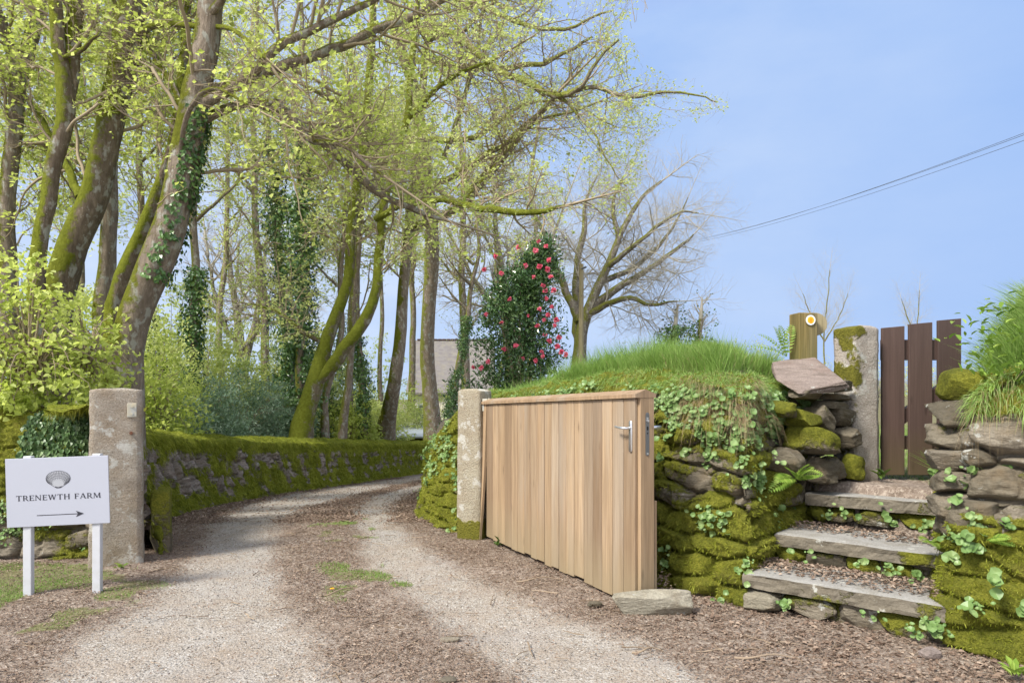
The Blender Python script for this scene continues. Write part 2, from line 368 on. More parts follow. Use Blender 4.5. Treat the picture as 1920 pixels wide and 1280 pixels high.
def wood(name, cs, grain=.6, rough=.65, bump=.3, low=None, wk=1.):
    m, g, c, h = wood_mat(name, cs, grain, wk=wk)
    if low:
        z = g.n('ShaderNodeSeparateXYZ', {0: g.tc.outputs['Object']}).outputs[2]
        f = g.math('ADD', z, g.math('MULTIPLY', g.noise(5, 4), .25))
        c = g.mix(g.ramp(f, (.05, low[1]), (low[2], 0.)), c, low[0])
    return g.out(c, rough, g.bump(h, bump, .004), .25)
M['cedar'] = wood('oiled hardwood', [(.33, .22, .13), (.42, .295, .18), (.24, .165, .105), (.47, .335, .21), (.30, .225, .155)], .55, .6, .3, ((.27, .215, .13), .85, .50))
M['cedar_cap'] = wood('hardwood cap', [(.36, .245, .15), (.40, .275, .17)], .6, .6)
M['brown_wood'] = wood('brown stained wood', [(.085, .054, .046), (.105, .067, .056), (.068, .046, .040)], .3, .6, .3, ((.10, .08, .035), .7, .50), 0.)
M['post_wood'] = wood('weathered timber', [(.22, .15, .06), (.27, .19, .08)], .9, .8, .6, ((.12, .13, .03), .8, 1.2))
M['pole_wood'] = wood('pole wood', [(.30, .25, .14), (.34, .29, .17)], .6, .9, .3)
g = G('white paint'); M['white'] = g.out(g.mix(g.ramp(g.noise(14, 5), (.45, 0.), (.8, .35)), (.50, .51, .54), (.34, .35, .28)), .5)
g = G('sign board'); M['board'] = g.out(g.mix(g.ramp(g.noise(9, 6, .7), (.62, 0.), (.8, .3)), (.40, .415, .475), (.32, .33, .34)), .35)
g = G('sign ink'); M['ink'] = g.out((.035, .035, .045), .5)
g = G('sign grey ink'); M['ink_grey'] = g.out((.33, .33, .36), .5)
g = G('brushed steel'); M['steel'] = g.out(g.mix(g.noise(40, 3), (.55, .56, .58), (.75, .76, .78)), .32, metal=.85)
g = G('dark steel'); M['dark_steel'] = g.out((.20, .21, .22), .4, metal=.8)
g = G('black'); M['black'] = g.out((.01, .01, .01), .6)
g = G('galvanised'); M['galv'] = g.out(g.mix(g.ramp(g.noise(30, 4), (.4, 0.), (.65, 1.)), (.42, .42, .38), (.52, .46, .32)), .55, metal=.35)
g = G('yellow plastic'); M['yellow'] = g.out((.80, .42, .02), .4)
g = G('white plastic'); M['plastic'] = g.out((.70, .72, .72), .4)
g = G('shell tint'); M['shell'] = g.out((.36, .37, .40), .5)
# ------------------------------------------------------------------ terrain
def lane(y):
    t = np.maximum(np.asarray(y, float) - 5.7, 0); t = np.where(t < 1.6, t * t / 3.2, t - .8)
    return -8 * (1 - np.exp(-.0106 * t))
LANE_WALL = A((-2.90, 5.32), (-3.32, 6.05), (-3.86, 7.1), (-4.16, 9), (-4.1, 11.7), (-3.6, 16), (-2.74, 21.9), (-1, 28), (3, 34), (12, 42))
BANK_L = A((5, 21), (3, 19), (.6, 15.4), (-.6, 12.5), (-1.1, 10.6), (-1.2, 9), (-.98, 7.6), (-.62, 6.5), (-.1, 6.1), (.42, 5.55), (.78, 5.0), (1.02, 4.5), (1.36, 4.12), (1.52, 4.14), (1.78, 4.42), (2.1, 4.78), (2.36, 5.02))
BANK_R = A((2.6, 5.6), (2.4, 6.8), (1.7, 8), (1.3, 9.5), (1.4, 12), (3, 15), (7, 21))
PIER = A((3.3, 5.1), (2.98, 4.72), (2.66, 4.2), (2.34, 3.72), (2.22, 3.44), (2.42, 3.24), (2.85, 3.02), (3.5, 2.7), (5, 2.0), (8, 1.0))
LEFT_FRONT = A((-12, 4.75), (-7, 4.95), (-5, 5.15), (-3.9, 5.28), (-3.10, 5.34))
POLY_R = np.vstack([BANK_L, BANK_R]); POLY_P = np.vstack([PIER, A((9, 3), (7, 7), (4.2, 6))])
POLY_L = np.vstack([A((-400, 0)), LEFT_FRONT, LANE_WALL, A((40, 60), (60, 300), (-400, 300))])
def sdist(x, y, poly):
    x = np.asarray(x, float); y = np.asarray(y, float); best = np.full(x.shape, 1e9); ins = np.zeros(x.shape, bool)
    for (ax, ay), (bx, by) in zip(poly, np.roll(poly, -1, 0)):
        dx, dy = bx - ax, by - ay
        t = np.clip(((x - ax) * dx + (y - ay) * dy) / (dx * dx + dy * dy), 0, 1)
        best = np.minimum(best, np.hypot(x - ax - t * dx, y - ay - t * dy))
        if dy: ins ^= ((ay > y) != (by > y)) & (x < dx * (y - ay) / dy + ax)
    return np.where(ins, best, -best)
def tops(x, y):
    """heights of the three mounds (absolute)"""
    r = np.interp(y, [4, 4.7, 5.3, 6.0, 6.8, 7.5, 9, 12, 20], [1.36, 1.42, 1.46, 1.36, 1.14, .95, .72, .45, -.2])
    r = np.where(x > 1.75, np.minimum(r, 1.40), r)
    l = lane(y) + np.interp(y, [4, 6.3, 7.4, 9, 40], [1.12, 1.10, .98, .93, .95])
    p = np.full(np.shape(x), 1.30)
    return r, l, p
def zg(x, y):
    x = np.asarray(x, float); y = np.asarray(y, float)
    b = lane(y) + .012 * fbm(x * 1.7, y * 1.7, 0, 3)
    dr, dl, dp = sdist(x, y, POLY_R), sdist(x, y, POLY_L), sdist(x, y, POLY_P)
    n = .05 * fbm(x * 1.3, y * 1.3, 0, 9)
    cx = np.interp(y, [4, 5, 6, 7, 9, 12, 15, 19], [1.5, 2.0, 1.4, .7, .1, .3, 1.6, 4])
    f = sst(.64 * x + .76 * y, 4.92, 5.08) * (x > cx)
    fz = .66 + .22 * sst(y, 6, 16) + .02 * np.maximum(y - 16, 0) - .00002 * np.maximum(y - 16, 0) ** 2 * 2 + .02 * fbm(x, y, 0, 4)
    b = b * (1 - f) + f * np.minimum(fz, 1.22)
    tr, tl, tp = tops(x, y)
    R = tr + .24 * sst(dr, .3, 1.3) * sst(3.2 - np.abs(x - .9), 0, 2) + n
    Lz = tl + .22 * sst(dl, .3, 1.8) * sst(8.5 - y, 0, 2) + n * (1 + .1 * np.clip(dl, 0, 10)) + .04 * np.clip(dl - 3, 0, 14)
    Pz = tp + .40 * sst(dp, .2, .55) + n
    for d, t in ((dr, R), (dl, Lz), (dp, Pz)):
        m = sst(d, .16, .30) if t is Pz else sst(d, .30, .42); b = b * (1 - m) + m * np.maximum(t, b)
    return b
TY = A(3.01, 3.53, 3.96, 4.51, 5.24, 6.25, 7.28, 9.08, 11.2, 13.7, 16.3, 21, 28)
TL0 = A(-2.12, -2.29, -2.26, -2.33, -2.5, -2.81, -3.2, -3.72, -3.85, -3.7, -3.3, -2.3, -.3); TL1 = A(-.75, -1.02, -1.24, -1.48, -1.8, -2.15, -2.4, -2.62, -2.54, -2.40, -2.2, -1.3, .6)
TR0 = A(.02, -.25, -.5, -.81, -1.15, -1.46, -1.73, -2.16, -2.36, -2.2, -1.9, -1.0, 1.0); TR1 = A(.98, .66, .30, -.09, -.50, -.88, -1.20, -1.54, -1.70, -1.5, -1.2, -.3, 1.7)
def track(x, y):
    wx = x + .10 * fbm(x * 2.2, y * 2.2, 0, 31, 4); wy = y
    r = 0
    for a, b in ((TL0, TL1), (TR0, TR1)):
        lo = np.interp(wy, TY, a); hi = np.interp(wy, TY, b)
        r = np.maximum(r, sst(np.minimum(wx - lo, hi - wx), -.20, .24))
    r = np.maximum(r, .55 * sst(-y, -3.3, -2.4))
    return r
def grassy(x, y):
    g = sst(fbm(x * 2.6, y * 2.6, 0, 51, 3), .16, .40) * sst(.5 - np.abs(x - np.interp(y, [3, 4.5, 6, 9], [-.6, -.9, -1.5, -2.3])), 0, .3) * sst(y, 3.9, 4.4) * sst(-y, -9, -7)
    g2 = sst(fbm(x * 2.4, y * 2.4, 0, 55, 3) + .38 * sst(-x, 2.5, 3.1), .22, .42) * sst(-x, 2.05, 2.6) * sst(y, 3.2, 3.7) * sst(-y, -5.3, -5.1)
    return np.clip(np.maximum(g * .8, g2), 0, 1)
def axis(segs):
    out = [segs[0][0]]
    for a, b, d in segs: out += list(np.linspace(a, b, max(2, int(round((b - a) / d)) + 1))[1:])
    return np.array(out)
gx = axis([(-600, -60, 30), (-60, -12, 3), (-12, -6, .35), (-6, -4.6, .1), (-4.6, 3.6, .036), (3.6, 6, .12), (6, 14, .6), (14, 60, 4), (60, 600, 30)])
gy = axis([(-30, 1.2, 2.5), (1.2, 2.2, .12), (2.2, 6.6, .036), (6.6, 10, .06), (10, 22, .16), (22, 60, 1.2), (60, 200, 10), (200, 1400, 60)])
X, Y = np.meshgrid(gx, gy, indexing='ij'); Zg = zg(X, Y)
nx, ny = X.shape
dr, dl, dp = sdist(X, Y, POLY_R), sdist(X, Y, POLY_L), sdist(X, Y, POLY_P)
inside = np.maximum(np.maximum(dr, dp), dl); onf = (Zg > .4) & (dl < 0)
trk = track(X, Y) * (inside < 0) * (1 - onf)
turf = np.clip(np.where((np.maximum(dr, dp) > .1) | onf, np.where(onf & (dr < .1), sst(.64 * X + .76 * Y, 5.5, 5.8), 1.), np.maximum(grassy(X, Y) * (inside < .2), sst(Y, 34, 60))), 0, 1)
wood_floor = sst(dl, .2, .5)
Zg2 = Zg - .012 * trk + (.007 * vn(X * 16, Y * 16, 0, 77) + .006 * vn(X * 37, Y * 37, 0, 78)) * (1 - .7 * trk)
i = np.arange(nx - 1)[:, None] * ny + np.arange(ny - 1)
GF = np.stack([i, i + ny, i + ny + 1, i + 1], -1).reshape(-1, 4)
g = G('lane ground')
t = g.at('track'); tf = g.at('turf'); wf = g.at('woods')
n1 = g.noise(3.2, 5, .65); n2 = g.noise(28, 4, .7); n3 = g.noise(120, 3, .7)
tm = g.ramp(g.math('ADD', t, g.math('ADD', g.math('MULTIPLY_ADD', n1, .7, -.35), g.math('MULTIPLY_ADD', n2, .8, -.4))), (.18, 0.), (.82, 1.))
stn = g.vor(110, out='Color'); sv = g.n('ShaderNodeSeparateColor', {0: stn}).outputs[0]
grav = g.ramp(sv, (0., (.23, .20, .165)), (.35, (.295, .26, .22)), (.7, (.355, .32, .28)), (1., (.45, .425, .39)))
grav = g.mix(g.ramp(n1, (.35, .75), (.6, 0.)), grav, (.29, .235, .185))
grav = g.mix(g.ramp(g.noise(1.3, 4, .6), (.48, 0.), (.68, .6)), grav, (.34, .325, .31))
st2 = g.n('ShaderNodeSeparateColor', {0: g.vor(60, out='Color', v=g.co((1, 1.7, 1), (0, 0, .7)))}).outputs[1]
lit = g.ramp(st2, (0., (.13, .098, .075)), (.4, (.21, .163, .128)), (.75, (.29, .235, .19)), (1., (.41, .35, .29)))
lit = g.mix(g.ramp(n2, (.35, .6), (.6, 0.)), lit, (.14, .105, .08))
lit = g.mix(g.ramp(g.noise(1.9, 4), (.45, 0.), (.65, .35)), lit, (.31, .26, .225))
c = g.mix(tm, lit, grav)
tw = g.ramp(g.math('ADD', tf, g.math('MULTIPLY_ADD', n2, .9, -.45)), (.35, 0.), (.8, 1.))
c = g.mix(g.math('MULTIPLY', tw, .55), c, g.mix(n3, (.04, .05, .008), (.17, .19, .03)))
c = g.mix(wf, c, g.mix(g.ramp(g.noise(2, 4), (.45, 0.), (.6, 1.)), (.10, .075, .04), (.12, .15, .02)))
h = g.math('ADD', g.vor(85), g.math('ADD', g.math('MULTIPLY', n2, .8), g.math('MULTIPLY', n3, .5)))
gm = g.out(c, .95, g.bump(h, .6, .010), .12)
go = mk('ground', np.stack([X, Y, Zg2], -1), [GF], gm, smooth=True, org=(0, 0, 0), track=trk.ravel(), turf=turf.ravel(), woods=wood_floor.ravel())
props(go, 'gravel farm lane with two pale wheel tracks and brown leaf litter', None, None, 'structure')

# ------------------------------------------------------------------ stone faced banks
def stones(u, s, rh, rw, seed, shear=0., warp=.035):
    """random rubble: weighted anisotropic cells -> displacement, tone, profile, height within the stone"""
    a, b = sum(rw) / 2, sum(rh) / 2
    uu = u + shear * s + warp * fbm(u * 3.1, s * 3.1, 0, seed, 3); ss = s + warp * .7 * fbm(u * 3.7, s * 5, 5, seed + 1, 3) + .02 * fbm(u * .8, s * .8, 0, seed + 2, 2)
    jr = np.floor(ss / b).astype(np.int64); f1 = np.full(u.shape, 9.); f2 = f1.copy(); D = [np.zeros(u.shape) for _ in range(3)]
    for dj in (-2, -1, 0, 1, 2):
        j = jr + dj; sh = .5 * (j % 2) + .25 * _h(j, 0, 0, seed); ic = np.floor(uu / a - sh).astype(np.int64)
        for di in (-1, 0, 1):
            i = ic + di; q = [_h(i, j, k, seed) for k in (1, 2, 3)]
            cu = (i + .5 + sh + .30 * q[0]) * a; cv = (j + .5 + .20 * q[1]) * b
            sc = 1 + .42 * q[2]
            du, dv = (uu - cu) / a / sc, (ss - cv + .12 * q[0] * (uu - cu)) / b / (1 + .30 * q[2])
            d = (np.abs(du) ** 3 + np.abs(dv) ** 3) ** (1 / 3)
            m = d < f1; f2 = np.where(m, f1, np.minimum(f2, d)); f1 = np.where(m, d, f1)
            for k, v in enumerate((_h(i, j, 9, seed), dv, du)): D[k] = np.where(m, v, D[k])
    e = (f2 - f1) * b * .55; pr = 1 - np.exp(-(e / .0075) ** 1.6); idr = D[0]; dv, du = D[1], D[2]
    i2 = (idr * 7.31) % 1 - .5; i3 = (idr * 13.7) % 1 - .5
    disp = -.080 * (1 - pr) + (.070 * i2 + .07 * i3 * du + .05 * dv * i2 * 2 - .01 * dv) * pr + .006 * np.minimum(e, .04) / .04
    disp = disp - .022 * pr * np.clip(1 - np.abs(vn(u * 5 + idr * 20, s * 11, idr * 9, seed + 30)) * 7, 0, 1)
    disp = disp + pr * (.014 * vn(u * 10, s * 26, idr * 9, seed) + .008 * vn(u * 26, s * 55, idr * 9, seed))
    return disp, idr * .5 + .5, pr, .5 - dv * .5
def wall_face(path, us, H, prof, nv_face, nv_top, side, seed, rh, rw, shear, mossf, lean=None, warp=.035, topr=.14, amp=1., zb=-.12):
    """grid: us arc positions; prof(H) -> list of (inset, z) up the face; side=+1: bank lies to the right of the path direction"""
    sp = spline(path, 900); l = np.r_[0, np.cumsum(np.linalg.norm(np.diff(sp, axis=0), axis=1))]
    us = us(l[-1]); xy = np.stack([np.interp(us, l, sp[:, k]) for k in (0, 1)], 1)
    tg = nrm(np.gradient(np.stack([np.interp(np.arange(len(us)), np.arange(len(us)), xy[:, k]) for k in (0, 1)], 1), axis=0))
    for _ in range(6): tg[1:-1] = (tg[:-2] + tg[1:-1] * 2 + tg[2:]) / 4
    tg = nrm(tg); inn = np.stack([tg[:, 1], -tg[:, 0]], 1) * side           # into the bank
    Hh = H(xy[:, 0], xy[:, 1]); base = np.minimum(zg(xy[:, 0] - inn[:, 0] * .15, xy[:, 1] - inn[:, 1] * .15), 9)
    PF = np.array([prof(h) for h in Hh - base])                             # (nu, m, 2)
    m = PF.shape[1]
    t = np.r_[np.linspace(0, 1, nv_face), 1 + np.linspace(0, 1, nv_top + 1)[1:]]
    k = np.r_[np.linspace(0, m - 3, nv_face), np.linspace(m - 3, m - 1, nv_top + 1)[1:]]
    ki = np.clip(k.astype(int), 0, m - 2); kf = k - ki
    Q = PF[:, ki] * (1 - kf)[None, :, None] + PF[:, ki + 1] * kf[None, :, None]
    Q[:, :, 1] += zb * (1 - np.minimum(t, 1))[None]                          # start below the ground
    Pn = np.stack([xy[:, 0, None] + inn[:, 0, None] * Q[..., 0], xy[:, 1, None] + inn[:, 1, None] * Q[..., 0], base[:, None] + Q[..., 1]], -1)
    s = np.cumsum(np.r_[0, np.linalg.norm(np.diff(Q.mean(0), axis=0), axis=1)])
    U, S = np.meshgrid(us, s, indexing='ij'); T = np.broadcast_to(t, U.shape)
    N = nrm(np.cross(np.gradient(Pn, axis=0), np.gradient(Pn, axis=1))) * (1 if side > 0 else -1)
    out = np.stack([-inn[:, 0, None] + 0 * T, -inn[:, 1, None] + 0 * T, .0 * T], -1)
    N = np.where(((N * (out + A(0, 0, .6))).sum(-1) < 0)[..., None], -N, N)
    d, sid, pr, rel = stones(U, S, rh, rw, seed, shear, warp)
    zr = (Pn[..., 2] - base[:, None]) / np.maximum((Hh - base)[:, None], .1)
    ms = mossf(U, S, zr, rel, Pn)
    fade = 1 - sst(T, 1 - topr, 1.02)
    mossh = sst(ms, .40, .62)
    lump = .5 + .5 * fbm(U * 9, S * 9, 0, seed + 5, 3)
    disp = d * fade * (1 - .30 * mossh) * amp + mossh * (.004 + .024 * lump + .022 * fbm(U * 20, S * 20, 0, seed + 6, 4) + .006 * vn(U * 50, S * 50, 0, seed + 16)) + .03 * fbm(U * 2.2, S * 2.2, 0, seed + 8, 3) + (1 - fade) * .03 * fbm(U * 5, S * 5, 1, seed, 3) + .006 * fbm(U * 22, S * 22, 0, seed + 3, 2)
    ms = np.where(T > 1, np.maximum(ms, .75), ms)
    Pn = Pn + N * disp[..., None]
    N2 = nrm(np.cross(np.gradient(Pn, axis=0), np.gradient(Pn, axis=1))); N2 = np.where(((N2 * N).sum(-1) < 0)[..., None], -N2, N2)
    nu, nv = U.shape; i = np.arange(nu - 1)[:, None] * nv + np.arange(nv - 1)
    F = np.stack([i, i + nv, i + nv + 1, i + 1], -1).reshape(-1, 4)
    if side > 0: F = F[:, ::-1]
    return dict(P=Pn, N=N2, F=F, rnd=sid, moss=ms, T=T, U=U, S=S, pr=pr, zr=zr)
def pick(gd, n, wgt, rng):
    w = np.clip(wgt, 0, None).ravel(); e1 = np.zeros(gd['U'].shape)
    e1[1:-1, 1:-1] = (np.abs(gd['U'][2:, 1:-1] - gd['U'][:-2, 1:-1])) * np.maximum(np.abs(gd['S'][1:-1, 2:] - gd['S'][1:-1, :-2]), .004)
    w = w * e1.ravel(); i = rng.choice(w.size, n, p=w / w.sum())
    return gd['P'].reshape(-1, 3)[i] + rng.normal(0, .004, (n, 3)), gd['N'].reshape(-1, 3)[i], i
def moss_tufts(gd, n, L0, L1, wd, rng, name, parent, droop=.35, wgt=None):
    w_ = sst(gd['moss'], .42, .6) if wgt is None else wgt
    B, N, i = pick(gd, n, w_, rng)
    D = nrm(N + A(0, 0, -droop) + .55 * rndv(rng, n))
    ln = rng.uniform(L0, L1, n); V, F = blades(B - N * .003, D, ln, wd, A(0, 0, -1) * (ln * droop * .5)[:, None], rng)
    v = np.clip(rng.normal(.45, .26, n) + .5 * fbm(B[:, 0] * 4, B[:, 1] * 4, B[:, 2] * 4, 8), 0, 1)
    return mk(name, V, F, M['moss_tuft'], parent, rnd=np.repeat(v, 5))

# the hedge bank by the wooden gate
bprof = lambda h: [(-.06, 0), (.02, .25 * h), (.07, .5 * h), (.12, .75 * h), (.18, .92 * h), (.28, .99 * h), (.52, 1.03 * h)]
def us_bank(Lt):
    sp = spline(BANK_L[::1], 900); l = np.r_[0, np.cumsum(np.linalg.norm(np.diff(sp, axis=0), axis=1))]
    y = sp[:, 1]; k = l[np.argmax((y < 6.4))]; k2 = l[np.argmax(y < 9.6)]
    return np.r_[np.arange(0, k2, .05), np.arange(k2, k, .018), np.arange(k, Lt, .0095)]
def moss_bank(U, S, zr, rel, Pn):
    m = .55 + .50 * fbm(Pn[..., 0] * 3.4, Pn[..., 1] * 3.4, Pn[..., 2] * 4.5, 21, 4) + .10 * (rel < .45) - .10 * (rel > .72)
    m = m + .12 * sst(-Pn[..., 0], -.4, .4)                                 # mossier towards the lane
    m = m - .26 * sst(Pn[..., 0], 1.6, 2.0) * sst(Pn[..., 2], .3, .8)
    return m
bank = thing('hedge_bank', (0, 6, 0), 'long mossy stone faced hedge bank with grass on top behind the open wooden gate', 'hedge bank')
gb = wall_face(BANK_L, us_bank, lambda x, y: tops(x, y)[0] - .03, bprof, 165, 34, -1, 4, (.065, .155), (.22, .54), .0, moss_bank, zb=-.15)
mk('stone_face', gb['P'], [gb['F']], M['stone'], bank, True, rnd=gb['rnd'].ravel(), moss=gb['moss'].ravel())
rB = rg(5)
moss_tufts(gb, 130000, .012, .034, .0040, rB, 'moss', bank, .25)
# stone pier to the right of the steps
pprof = lambda h: [(-.05, 0), (.0, .3 * h), (.04, .55 * h), (.08, .75 * h), (.12, .92 * h), (.19, 1.0 * h), (.36, 1.08 * h)]
def moss_pier(U, S, zr, rel, Pn):
    m = .66 + .34 * fbm(Pn[..., 0] * 3, Pn[..., 1] * 3, Pn[..., 2] * 3.6, 61, 4) + .08 * (rel < .4)
    return m - .28 * sst(Pn[..., 2], .62, .72) * sst(1.22 - Pn[..., 2], 0, .1)
pier = thing('stone_wall', (2.6, 3.4, 0), 'rough stone wall end on the right of the steps, mossy below and crowned with long grass', 'stone wall')
gp = wall_face(PIER, lambda Lt: np.r_[np.arange(0, 3.2, .0095), np.arange(3.2, Lt, .03)], lambda x, y: tops(x, y)[2] - .02, pprof, 160, 30, -1, 14, (.07, .15), (.26, .60), 0., moss_pier, zb=-.15)
mk('stone_face', gp['P'], [gp['F']], M['stone'], pier, True, rnd=gp['rnd'].ravel(), moss=gp['moss'].ravel())
moss_tufts(gp, 75000, .010, .028, .0036, rB, 'moss', pier, .2)
# left bank behind the name board
def moss_lf(U, S, zr, rel, Pn):
    return .52 + .42 * fbm(Pn[..., 0] * 3, Pn[..., 1] * 3, Pn[..., 2] * 3.6, 71, 4) + .10 * (rel < .4) + .3 * sst(Pn[..., 2], .85, 1.0) - .12 * sst(.6 - Pn[..., 2], 0, .2)
lprof = lambda h: [(-.05, 0), (.02, .3 * h), (.06, .5 * h), (.12, .72 * h), (.2, .9 * h), (.32, 1.0 * h), (.6, 1.04 * h)]
lbank = thing('stone_hedge', (-4, 5.2, 0), 'mossy stone hedge with ivy on it behind the white name board', 'stone hedge')
gl = wall_face(LEFT_FRONT, lambda Lt: np.r_[np.arange(0, Lt - 3.2, .04), np.arange(Lt - 3.2, Lt, .0125)], lambda x, y: tops(x, y)[1] - .02, lprof, 115, 26, -1, 24, (.11, .22), (.2, .42), 0., moss_lf, zb=-.12)
mk('stone_face', gl['P'], [gl['F']], M['stone'], lbank, True, rnd=gl['rnd'].ravel(), moss=gl['moss'].ravel())
moss_tufts(gl, 50000, .012, .034, .0045, rB, 'moss', lbank, .3)
# long lane wall
def moss_lane(U, S, zr, rel, Pn):
    m = .42 + .60 * fbm(U * 5.2, S * 8, 0, 81, 4) + .42 * sst(zr, .74, .9) + .20 * sst(.42 - zr, 0, .3)
    return m + .10 * sst(Pn[..., 1], 9, 16)
wprof = lambda h: [(-.26, 0), (-.14, .2 * h), (-.06, .4 * h), (-.01, .6 * h), (.02, .8 * h), (.07, .98 * h), (.3, 1.07 * h), (.62, 1.06 * h)]
lwall = thing('lane_wall', (-3.9, 8, 0), 'long low slate wall with a thick cap of yellow green moss curving along the left of the lane', 'stone wall')
gw = wall_face(LANE_WALL, lambda Lt: np.r_[np.arange(0, 3.2, .016), np.arange(3.2, 10, .025), np.arange(10, 20, .06), np.arange(20, Lt, .15)], lambda x, y: tops(x, y)[1] - .03, wprof, 90, 26, -1, 34, (.10, .19), (.05, .13), .40, moss_lane, warp=.05, amp=1.)
mk('stone_face', gw['P'], [gw['F']], M['slate_wall'], lwall, True, rnd=gw['rnd'].ravel(), moss=gw['moss'].ravel())
wv = sst(gw['moss'], .42, .6) * np.where(gw['U'] < 20, 1, .1)
moss_tufts(gw, 150000, .03, .085, .004, rB, 'moss', lwall, 1.1, wv)
# ------------------------------------------------------------------ loose and built stones
def stone(c, s, rot=(0, 0, 0), seed=0, rough=.08, pw=3.2, n=23, layer=.10):
    """rounded, layered boulder as a displaced cube-sphere"""
    t = np.linspace(-1, 1, n); a, b = np.meshgrid(t, t, indexing='ij'); V = []; F = []
    i = np.arange(n - 1)[:, None] * n + np.arange(n - 1)
    q = np.stack([i, i + n, i + n + 1, i + 1], -1).reshape(-1, 4)
    for ax in range(3):
        for sg in (-1, 1):
            p = np.zeros((n, n, 3)); p[..., ax] = sg; p[..., (ax + 1) % 3] = a; p[..., (ax + 2) % 3] = b
            F.append((q if sg > 0 else q[:, ::-1]) + len(V) * n * n); V.append(p.reshape(-1, 3))
    p = np.vstack(V); l = (np.abs(p) ** pw).sum(-1, keepdims=True) ** (1 / pw); p = p / l
    k = fbm(p[:, 0] * 1.4 + seed * 3.7, p[:, 1] * 1.4 + seed, p[:, 2] * 1.4, seed, 4)
    p = p * (1 + rough * 1.6 * k[:, None]) ; p[:, :2] *= (1 + layer * .12 * vn(0, 0, p[:, 2] * 5 + seed, seed))[:, None]
    q_ = rg(seed + 500); ex = np.array(s) / max(s)
    for _ in range(9):
        dv_ = nrm(q_.normal(size=3) * A(1, 1, 1.3)); c_ = (np.abs(dv_) ** 1.5).sum() ** (1 / 1.5) * q_.uniform(.70, .88); p = p - dv_ * np.maximum(p @ dv_ - c_, 0)[:, None] * .92
    p = p * (1 + .018 * vn(p[:, 0] * 7 + seed, p[:, 1] * 7, p[:, 2] * 11, seed + 2) + .012 * vn(p[:, 0] * 17 + seed, p[:, 1] * 17, p[:, 2] * 24, seed + 4))[:, None]
    p = p * np.array(s) / 2
    cx, sx_, cy, sy, cz, sz = [f(x) for x in rot for f in (math.cos, math.sin)]
    Rm = np.array([[cz, -sz, 0], [sz, cz, 0], [0, 0, 1]]) @ np.array([[cy, 0, sy], [0, 1, 0], [-sy, 0, cy]]) @ np.array([[1, 0, 0], [0, cx, -sx_], [0, sx_, cx]])
    return p @ Rm.T + np.array(c), F
class ST(MB):
    """stones with a moss value each (higher on upward faces)"""
    def __init__(s): super().__init__(); s.M = []
    def st(s, c, sz, rot=(0, 0, 0), seed=0, moss=.2, tone=.5, **k):
        V, F = stone(c, sz, rot, seed, **k); s.add(V, F, tone)
        zz = (V[:, 2] - V[:, 2].mean()) / max(np.ptp(V[:, 2]), 1e-3)
        s.M.append(moss + .35 * zz * (moss > .1) + .25 * fbm(V[:, 0] * 6, V[:, 1] * 6, V[:, 2] * 6, seed, 3)); return s
    def build(s, name, mat, parent=None, smooth=True): return super().build(name, mat, parent, smooth, moss=np.concatenate(s.M))
def pxs(S_, x0, y0, x1, y1, Yd, dep=.3, seed=0, moss=.2, tone=.5, roll=0., yaw=-.45, **k):
    c = P((x0 + x1) / 2, (y0 + y1) / 2, Yd + dep * .35)
    S_.st(c, ((x1 - x0) / F0 * Yd * 1.06, dep, (y1 - y0) / F0 * Yd * 1.05), (0, roll, yaw), seed, moss, tone, **k)
S1 = ST()
for q in [(1757, 750, 1935, 802, 3.55, .42, 1, .12, .0, .02), (1758, 798, 1905, 855, 3.52, .36, 2, .22, .6, .05), (1748, 838, 1848, 882, 3.52, .3, 3, .1, .9, .0),
          (1757, 876, 1848, 922, 3.52, .3, 4, .1, .55, 0.), (1755, 916, 1845, 962, 3.50, .3, 5, .1, .7, -.06), (1783, 944, 1935, 1010, 3.38, .36, 6, .16, .5, .04),
          (1868, 926, 1912, 948, 3.36, .14, 7, .1, .4, .1), (1905, 926, 1940, 950, 3.34, .14, 8, .1, .2, -.1), (1765, 690, 1850, 752, 3.6, .34, 9, .75, .5, -.1),
          (1846, 700, 1950, 756, 3.6, .34, 10, .8, .5, .1), (1846, 850, 1960, 926, 3.56, .26, 11, .78, .5, .06), (1815, 1005, 1925, 1032, 3.36, .3, 13, .35, .5, .02),
          (1760, 958, 1800, 1005, 3.62, .2, 12, .25, .5, .1)]:
    pxs(S1, *q[:5], dep=q[5], seed=q[6], moss=q[7], tone=q[8], roll=q[9], yaw=-.35, pw=8 if q[7] < .5 else 2.8)
S1.build('upper_stones', M['stone'], pier)
S2 = ST()
for q in [(1478, 728, 1532, 750, 4.62, .2, 21, .1, .6, .1), (1532, 714, 1590, 738, 4.72, .22, 22, .05, .1, -.05), (1532, 738, 1588, 752, 4.74, .22, 23, .05, .3, .0),
          (1526, 750, 1588, 766, 4.72, .22, 24, .1, .5, .05), (1504, 764, 1566, 806, 4.66, .22, 25, .25, .4, .55), (1538, 764, 1592, 800, 4.78, .2, 26, .2, .3, .2),
          (1472, 768, 1530, 804, 4.52, .26, 27, .6, .5, .25), (1476, 802, 1566, 856, 4.50, .3, 28, .5, .4, .15), (1560, 800, 1600, 836, 4.76, .2, 29, .15, .5, -.2),
          (1432, 840, 1498, 884, 4.38, .28, 30, .2, .3, .25), (1540, 850, 1575, 900, 4.74, .2, 31, .2, .5, 1.2), (1440, 752, 1484, 782, 4.45, .25, 32, .65, .5, .1),
          (1500, 860, 1560, 905, 4.60, .22, 33, .25, .5, .3)]:
    pxs(S2, *q[:5], dep=q[5], seed=q[6], moss=q[7], tone=q[8], roll=q[9], yaw=.55, pw=8 if q[7] < .5 else 4, layer=.3)
S2.build('upper_stones', M['stone'], bank)
